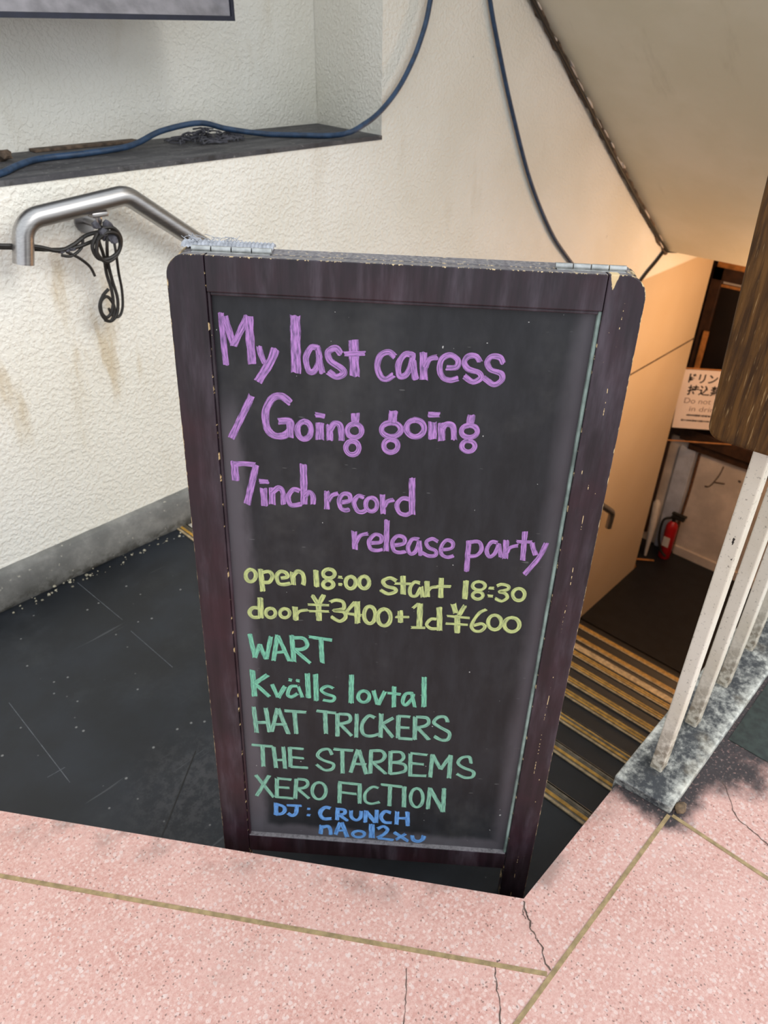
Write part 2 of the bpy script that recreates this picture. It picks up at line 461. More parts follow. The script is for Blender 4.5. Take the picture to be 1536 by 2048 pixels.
# ------------------------------------------------------------------ mesh helpers
class MB:
    def __init__(s):
        s.v, s.f, s.mi = [], [], []

    def add(s, vs, fs, mi=0):
        o = len(s.v)
        s.v += [tuple(v) for v in vs]
        s.f += [tuple(i + o for i in f) for f in fs]
        s.mi += [mi] * len(fs)

    def box(s, a, b, mi=0, bev=0.0, seg=2):
        bm = bmesh.new()
        bmesh.ops.create_cube(bm, size=1)
        for v in bm.verts:
            v.co = V([a[i] + (v.co[i] + 0.5) * (b[i] - a[i]) for i in range(3)])
        if bev:
            bmesh.ops.bevel(bm, geom=bm.edges[:], offset=bev, segments=seg, affect='EDGES', profile=0.5)
        bm.verts.index_update()
        s.add([v.co[:] for v in bm.verts], [[v.index for v in f.verts] for f in bm.faces], mi)
        bm.free()

    def prism(s, poly, lo, hi, axis=2, mi=0):
        """polygon in the two other axes (in order), swept along axis"""
        n = len(poly)
        ax = [i for i in range(3) if i != axis]

        def mk(p, h):
            c = [0, 0, 0]
            c[ax[0]], c[ax[1]], c[axis] = p[0], p[1], h
            return c
        vs = [mk(p, lo) for p in poly] + [mk(p, hi) for p in poly]
        fs = [list(range(n))[::-1], list(range(n, 2 * n))] + [[i, (i + 1) % n, n + (i + 1) % n, n + i] for i in range(n)]
        s.add(vs, fs, mi)

    def tube(s, pts, r, seg=12, mi=0, closed=False, caps=True):
        pts = [V(p) for p in pts]
        n = len(pts)
        rr = r if isinstance(r, (list, tuple)) else [r] * n
        tg = []
        for i in range(n):
            if closed:
                t = pts[(i + 1) % n] - pts[i - 1]
            else:
                t = pts[min(i + 1, n - 1)] - pts[max(i - 1, 0)]
            tg.append(t.normalized())
        up = V((0, 0, 1)) if abs(tg[0].z) < 0.9 else V((1, 0, 0))
        nr = (up - tg[0] * up.dot(tg[0])).normalized()
        vs, fs = [], []
        for i in range(n):
            if i:
                nr = tg[i - 1].rotation_difference(tg[i]) @ nr
                nr = (nr - tg[i] * nr.dot(tg[i])).normalized()
            bn = tg[i].cross(nr)
            for k in range(seg):
                a = 2 * math.pi * k / seg
                vs.append(pts[i] + (nr * math.cos(a) + bn * math.sin(a)) * rr[i])
        m = n if closed else n - 1
        for i in range(m):
            j = (i + 1) % n
            for k in range(seg):
                fs.append([i * seg + k, i * seg + (k + 1) % seg, j * seg + (k + 1) % seg, j * seg + k])
        if caps and not closed:
            fs.append(list(range(seg))[::-1])
            fs.append([(n - 1) * seg + k for k in range(seg)])
        s.add(vs, fs, mi)

    def blob(s, c, r, sub=2, jit=0.25, mi=0):
        bm = bmesh.new()
        bmesh.ops.create_icosphere(bm, subdivisions=sub, radius=1)
        bm.verts.index_update()
        vs = []
        for v in bm.verts:
            k = 1 + random.uniform(-jit, jit)
            vs.append((c[0] + v.co.x * r[0] * k, c[1] + v.co.y * r[1] * k, c[2] + v.co.z * r[2] * k))
        s.add(vs, [[v.index for v in f.verts] for f in bm.faces], mi)
        bm.free()

    def build(s, name, mats, parent=None, smooth=False, xf=None):
        me = bpy.data.meshes.new(name)
        me.from_pydata(s.v, [], s.f)
        for m in (mats if isinstance(mats, (list, tuple)) else [mats]):
            me.materials.append(m)
        me.polygons.foreach_set('material_index', s.mi)
        bm = bmesh.new()
        bm.from_mesh(me)
        bmesh.ops.recalc_face_normals(bm, faces=bm.faces[:])
        bm.to_mesh(me)
        bm.free()
        if smooth:
            me.polygons.foreach_set('use_smooth', [True] * len(me.polygons))
            if smooth != 'all':
                me.set_sharp_from_angle(angle=R(40))
        o = bpy.data.objects.new(name, me)
        COL.objects.link(o)
        if parent is not None:
            o.parent = parent
        if xf is not None:
            o.matrix_world = xf
        return o


def tag(o, label=None, cat=None, group=None, kind=None):
    for k, v in (('label', label), ('category', cat), ('group', group), ('kind', kind)):
        if v:
            o[k] = v
    return o


def struct(o, label=None):
    return tag(o, label, None, None, 'structure')


def empty(name, loc=(0, 0, 0)):
    o = bpy.data.objects.new(name, None)
    COL.objects.link(o)
    o.empty_display_size = 0.05
    o.location = loc
    return o


def rel(o, parent):
    """keep world-space mesh coordinates under a parent that sits at its thing's base"""
    o.parent = parent
    o.matrix_parent_inverse = Matrix.Translation(-V(parent.location))
    return o


def smooth_path(pts, n=8):
    pts = [V(p) for p in pts]
    out = []
    for i in range(len(pts) - 1):
        p0, p1, p2, p3 = pts[max(i - 1, 0)], pts[i], pts[i + 1], pts[min(i + 2, len(pts) - 1)]
        for k in range(n):
            t = k / n
            out.append(0.5 * ((2 * p1) + (p2 - p0) * t + (2 * p0 - 5 * p1 + 4 * p2 - p3) * t * t + (3 * p1 - p0 - 3 * p2 + p3) * t ** 3))
    out.append(pts[-1])
    return out


def fillet(pts, r, n=10):
    pts = [V(p) for p in pts]
    out = [pts[0]]
    for i in range(1, len(pts) - 1):
        a, b, c = pts[i - 1], pts[i], pts[i + 1]
        u, w = (a - b).normalized(), (c - b).normalized()
        ang = u.angle(w)
        t = min(r / math.tan(ang / 2), (a - b).length * 0.49, (c - b).length * 0.49)
        rr = t * math.tan(ang / 2)
        cen = b + (u + w).normalized() * (rr / math.sin(ang / 2))
        s_, e_ = (b + u * t - cen).normalized(), (b + w * t - cen).normalized()
        th = s_.angle(e_)
        for k in range(n + 1):
            f = k / n
            out.append(cen + (s_ * math.sin((1 - f) * th) + e_ * math.sin(f * th)) / math.sin(th) * rr)
    out.append(pts[-1])
    return out

# ================================================================== STRUCTURE
WY = 1.94          # face of the stair wall
CY = 0.292         # inner edge of the right-hand kerb
LZ = -0.16         # landing level
NX, NZ = 0.69, 0.292   # inner corner of the kerb
E_ = V((0.566, -0.8244))
L2 = (NX - E_.x * 2.15, NZ - E_.y * 2.15)

# pink terrazzo pavement around the stair opening
b = MB()
b.prism([(-3, L2[1]), (L2[0], L2[1]), (NX, NZ), (6.2, CY), (6.2, -2.2), (-3, -2.2)], -0.32, 0.0)
def crack(pts, w):
    P = smooth_path([(x, y, 0.0006) for x, y in pts], 6)
    P = [p + V((random.uniform(-1, 1), random.uniform(-1, 1), 0)) * w * 1.2 for p in P]
    vs, fs = [], []
    for i, p in enumerate(P):
        t = (P[min(i + 1, len(P) - 1)] - P[max(i - 1, 0)]).normalized()
        nn = V((-t.y, t.x, 0)) * w * random.uniform(0.25, 0.75)
        vs += [p + nn, p - nn]
    for i in range(len(P) - 1):
        fs.append([2 * i, 2 * i + 1, 2 * i + 3, 2 * i + 2])
    b.add(vs, fs, 1)
crack([(0.6866, 0.2915), (0.672, 0.272), (0.659, 0.2576), (0.648, 0.236), (0.6437, 0.2264), (0.62, 0.192)], 0.0022)
crack([(0.575, 0.262), (0.5583, 0.2576), (0.532, 0.231), (0.5008, 0.2047), (0.46, 0.17)], 0.0017)
crack([(0.4589, 0.3652), (0.428, 0.338), (0.3996, 0.3163), (0.37, 0.29)], 0.0012)
crack([(1.1858, 0.1384), (1.15, 0.108), (1.1232, 0.087), (1.112, 0.05), (1.1038, 0.0155), (1.08, -0.05)], 0.0016)
crack([(0.676, 0.297 - 0.0135), (0.668, 0.277), (0.663, 0.268)], 0.0011)
floor = struct(b.build('floor', [TERRAZZO, CRACK]), 'pink terrazzo pavement around the stair opening')

def strip(name, p, q, label, w=0.0075, h=0.0012):
    p, q = V((*p, 0)), V((*q, 0))
    t = (q - p).normalized()
    n_ = V((-t.y, t.x, 0)) * w / 2
    m = MB()
    vs = [p + n_, p - n_, q - n_, q + n_]
    m.add([(*v[:2], -0.004) for v in vs] + [(*v[:2], h) for v in vs],
          [[3, 2, 1, 0], [4, 5, 6, 7], [0, 1, 5, 4], [1, 2, 6, 5], [2, 3, 7, 6], [3, 0, 4, 7]])
    return struct(m.build(name, BRASS), label)
J = V((0.616, 0.186))
strip('trim_1', J - V(E_) * 2.0, J + V((-0.003, 0.006)), 'brass divider strip in front of the chalkboard')
strip('trim_2', (0.20, 0.190), (1.03, 0.1815), 'brass divider strip running from the plinth corner towards the viewer')
strip('trim_3', (1.034, 0.176), (1.046, -1.6), 'brass divider strip running right from the plinth corner')

# dark green stone slab beyond the grime
b = MB()
b.box((1.297, -1.8, -0.02), (6.0, 0.172, 0.0015))
struct(b.build('floor_right', GREENSLAB), 'dark green stone slab beside the railing')

# left wall with the recess cut above the sill
b = MB()
b.box((-1.6, WY, -3.0), (5.372, 2.5, 0.972))
b.prism([(2.012, WY), (5.372, WY), (5.372, 2.5), (2.082, 2.5), (2.082, 2.345)], 0.972, 3.0)
b.box((-1.6, 2.345, 0.972), (2.081, 2.5, 3.0))
struct(b.build('wall_left', PLASTER), 'cream textured plaster wall beside the stairs')
b = MB()
b.prism([(-1.5, WY - 0.0025), (2.012, WY - 0.0025), (2.080, 2.344), (-1.5, 2.344)], 0.965, 0.978)
struct(b.build('trim_4', SILL), 'dusty dark sill of the wall recess')

# cement coving at the foot of the wall
b = MB()
prof = [(WY + 0.01, -0.028), (1.932, -0.029), (1.920, -0.034), (1.913, -0.048), (1.913, -0.085), (1.9145, -0.115), (1.918, -0.145), (1.926, -0.163), (WY + 0.01, -0.17)]
xs = [-0.9 + 0.045 * i for i in range(45)]
vs, fs = [], []
npf = len(prof)
for i, x in enumerate(xs):
    for j, (y, z) in enumerate(prof):
        jj = random.uniform(-1, 1) * (0.0018 if 0 < j < npf - 1 else 0)
        vs.append((x, y + jj, z + jj * 0.7))
for i in range(len(xs) - 1):
    for j in range(npf - 1):
        fs.append([i * npf + j, i * npf + j + 1, (i + 1) * npf + j + 1, (i + 1) * npf + j])
fs.append(list(range(npf)))
fs.append([(len(xs) - 1) * npf + j for j in range(npf)][::-1])
b.add(vs, fs)
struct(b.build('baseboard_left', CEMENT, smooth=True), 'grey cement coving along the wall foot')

# sloping soffit under the stair flight above, level ceiling past its end
b = MB()
sx0, sz0, sx1, sz1 = 1.75, 2.153, 4.523, 0.163
b.prism([(sx0, sz0), (sx1, sz1), (sx1 + 0.1, sz1), (sx1 + 0.1, sz1 + 0.2), (sx0, sz0 + 0.22)], 0.26, WY - 0.001, axis=1)
b.box((sx1 + 0.1, -1.7, sz1), (6.2, 3.2, sz1 + 0.2))
b.box((sx1 + 0.1, -1.7, -0.01), (sx1 + 0.2, 0.26, sz1))
struct(b.build('ceiling', SOFFIT), 'sloping beige soffit under the upper stair flight')
# ragged gap between soffit and wall
b = MB()
path = []
for i in range(60):
    t = i / 59
    x = 2.4 + t * (4.53 - 2.4)
    z = 1.378 - 0.7175 * (x - 2.831)
    path.append(V((x + random.uniform(-.006, .006), WY - 0.008, z - 0.010 + random.uniform(-.007, .007))))
b.tube(path, [random.uniform(0.008, 0.021) for _ in path], 7)
for q in range(22):
    c = path[random.randrange(4, 58)]
    d = V((0.81, 0, -0.58)) * random.uniform(0.02, 0.06)
    o = V((random.uniform(-.01, .01), -random.uniform(.012, .022), random.uniform(-.012, .008)))
    b.tube([c + o - d, c + o, c + o + d * 0.8], [0.003, random.uniform(0.004, 0.009), 0.002], 5, 1)
struct(b.build('trim_5', [DARKTRIM, LOWWALL]), 'dirty ragged gap where soffit meets wall')
b = MB()
b.box((3.6, WY - 0.004, -0.622), (5.372, WY + 0.01, -0.612))
struct(b.build('trim_6', DARKTRIM), 'dark joint line across the lower stair wall')

# walls and floor of the lower lobby
b = MB()
b.box((0.9, 0.12, -3.0), (4.3, CY - 0.004, -0.32))
struct(b.build('wall_right', LOWWALL), 'stairwell wall below the railing')
b = MB()
b.box((5.87, -1.7, -2.95), (6.1, 3.2, 0.16))
b.box((4.1, 3.0, -2.95), (5.87, 3.2, 0.16))
b.box((4.3, -1.7, -2.95), (5.87, -1.5, -0.32))
b.box((4.3, -1.5, -2.95), (4.4, 0.12, -0.32))
struct(b.build('wall_back', LOWWALL), 'pale cracked wall at the foot of the stairs')
b = MB()
b.box((4.4, -1.5, -2.95), (5.87, WY, -2.79))
b.box((5.372, WY, -2.95), (5.87, 3.0, -2.79))
struct(b.build('floor_lower', DARKSTEP), 'dark lobby floor at the foot of the stairs')
b = MB()
b.box((5.845, -1.4, -2.79), (5.87, 1.80, -2.70), bev=0.004)
struct(b.build('baseboard_back', LOWWALL), 'pale skirting of the lower back wall')

# ================================================================== STAIRS
stairs = tag(empty('staircase', (NX, NZ, LZ)), 'dark rubber staircase with yellow ribbed nosings descending behind the chalkboard', 'staircase')
b = MB()
b.prism([(NX - 0.02, CY + 0.001), (1.037, CY + 0.001), (1.037, WY - 0.001), (NX - 0.02 - E_.x / -E_.y * (WY - 0.001 - NZ), WY - 0.001)], -0.45, LZ)
def crease(pts, w, mi=1):
    P = [V((x, y, LZ + 0.0005)) for x, y in pts]
    vs = []
    for i, q in enumerate(P):
        t = (P[min(i + 1, len(P) - 1)] - P[max(i - 1, 0)]).normalized()
        nn = V((-t.y, t.x, 0)) * w / 2
        vs += [q + nn, q - nn]
    b.add(vs, [[2 * i, 2 * i + 1, 2 * i + 3, 2 * i + 2] for i in range(len(P) - 1)], mi)
crease([(0.28, 0.92), (0.37, 0.985), (0.52, 1.10)], 0.003)
for pq in (((0.271, 1.566), (0.268, 1.231)), ((0.624, 1.895), (0.634, 1.642)), ((0.627, 1.583), (0.632, 1.375)), ((0.238, 1.281), (0.279, 1.278))):
    crease(pq, 0.0016, 2)
rel(tag(b.build('landing', [RUBBER, BLACKPLASTIC, SCRATCH]), 'black rubber landing with scuffs and grit'), stairs)
# thin crease across the landing near the kerb
SX = [1.037, 1.310, 1.580, 1.861, 2.110, 2.384, 2.657, 2.907, 3.178, 3.490, 3.73, 3.97, 4.21, 4.45]
SZ = [-.16 - .2 * i for i in range(10)] + [-2.17, -2.375, -2.58, -2.79]
def nosing(i, parent):
    x, z = SX[i], SZ[i]
    y0, y1 = CY + 0.004, WY - 0.004
    w = 0.038
    m = MB()
    m.box((x - w, y0, z - 0.001), (x + 0.003, y1, z + 0.003), 0)
    m.box((x - 0.001, y0, z - 0.028), (x + 0.0045, y1, z + 0.003), 0, 0.001)
    if i == 7:
        pass
    else:
        m.box((x - w + 0.001, y0, z), (x - w + 0.008, y1, z + 0.0045), 2, 0.001)
        m.box((x - w + 0.013, y0, z), (x - w + 0.022, y1, z + 0.0048), 1, 0.001)
        m.box((x - w + 0.026, y0, z), (x - w + 0.031, y1, z + 0.0045), 1 if i > 2 else 0, 0.001)
        m.box((x - 0.010, y0, z), (x - 0.003, y1, z + 0.0045), 1 if i > 1 else 0, 0.001)
    o = m.build('nosing', [NOSE_GREY if i != 7 else NOSE_TAN, NOSE_YEL, NOSE_TAN])
    rel(o, stairs)
    o.parent = parent
    o.matrix_parent_inverse = Matrix.Identity(4)
    return o
landing = stairs.children[0]
nosing(0, landing)
for i in range(1, 14):
    m = MB()
    m.box((SX[i - 1], CY + 0.001, SZ[i] - 0.32), (SX[i], WY - 0.001, SZ[i]))
    o = rel(m.build('step', DARKSTEP), stairs)
    if i < 10:
        nosing(i, o)

# ================================================================== SANDWICH BOARD
U, N_, UP = V((0.649, -0.761, -0.018)).normalized(), V((0.757, 0.647, -0.094)), V((0.083, 0.047, 0.995))
UP = (UP - U * UP.dot(U)).normalized()
N_ = UP.cross(U).normalized()
BC = V((0.680, 0.614, 1.053))
BM = Matrix(((U.x, N_.x, UP.x, BC.x), (U.y, N_.y, UP.y, BC.y), (U.z, N_.z, UP.z, BC.z), (0, 0, 0, 1)))
board = tag(empty('sandwich_board'), 'dark wooden chalkboard sign with handwritten concert notice on the landing', 'sign board')
board.matrix_world = BM
def zfoot(x):
    p = BM @ V((x, 0.012, 0))
    return -(p.z - LZ) / UP.z
T_ = 0.022
def rot_rear(v):
    return v
REAR = Matrix.Translation((0, T_ + 0.001, -0.004)) @ Matrix.Rotation(R(12.3), 4, 'X') @ Matrix.Translation((0, 0, 0.004))
def rnd_corner(x0, x1, z0, z1, r, side):
    """stile outline with its outer top shoulder rounded"""
    pts = []
    if side < 0:
        pts += [(x0, z0), (x1, z0), (x1, z1)]
        for k in range(9):
            a = math.pi / 2 * k / 8
            pts.append((x0 + r - r * math.sin(a), z1 - r + r * math.cos(a)))
    else:
        pts += [(x1, z0)]
        for k in range(9):
            a = math.pi / 2 * k / 8
            pts.append((x1 - r + r * math.cos(a), z1 - r + r * math.sin(a)))
        pts += [(x0, z1), (x0, z0)]
    return pts
def bevel_obj(o, w=0.002, seg=2):
    md = o.modifiers.new('edge', 'BEVEL')
    md.width, md.segments, md.limit_method, md.angle_limit = w, seg, 'ANGLE', R(50)
def leaf(rear):
    xf = BM @ REAR if rear else BM
    sfx = 'rear_' if rear else ''
    y0, y1 = (0.0, T_)
    ins = 0.0
    if rear:
        zb = {-1: -1.235, 1: -1.235}
        for sd in (-1, 1):
            p = xf @ V((sd * 0.275, 0.012, 0))
            dz = (xf.to_3x3() @ V((0, 0, 1))).z
            zb[sd] = -(p.z - LZ) / dz
    else:
        zb = {-1: zfoot(-0.275), 1: zfoot(0.275)}
    parts = []
    for sd in (-1, 1):
        m = MB()
        a, c = (-0.3, -0.2506) if sd < 0 else (0.2506, 0.3)
        m.prism(rnd_corner(a, c, zb[sd] + (0.0035 if rear else 0.001), 0, 0.028, sd), y0, y1, axis=1)
        parts.append(m.build(sfx + 'stile', FRAME))
    m = MB(); m.box((-0.2500, y0 + 0.0006, -0.046), (0.2500, y1, -0.0004)); parts.append(m.build(sfx + 'top_rail', FRAME))
    m = MB(); m.box((-0.2500, y0 + 0.0006, -1.126), (0.2500, y1, -1.082)); parts.append(m.build(sfx + 'bottom_rail', FRAME))
    for o in parts:
        bevel_obj(o, 0.0018)
    m = MB(); m.box((-0.252, y0 + 0.010, -1.084), (0.252, y0 + 0.016, -0.044)); pn = m.build(sfx + 'chalk_panel', PANEL)
    parts.append(pn)
    for o in parts:
        o.parent = board
        if rear:
            o.matrix_local = REAR
    return parts, pn
fparts, panel = leaf(False)
rparts, _ = leaf(True)
tag(panel, 'black writing surface with chalk dust along the edges')
# beads round the writing surface; the right one is worn pale green
def bead(a, c, mat_, nm):
    m = MB(); m.box(a, c, 0, 0.0012)
    o = m.build(nm, mat_); o.parent = board
    return o
bead((-0.2504, 0.003, -1.082), (-0.2462, 0.0105, -0.046), FRAME, 'bead')
tag(bead((0.2458, 0.003, -1.082), (0.2504, 0.0105, -0.046), BEAD, 'bead'), 'bead worn to pale green')
bead((-0.246, 0.003, -0.050), (0.246, 0.0105, -0.0455), FRAME, 'bead')

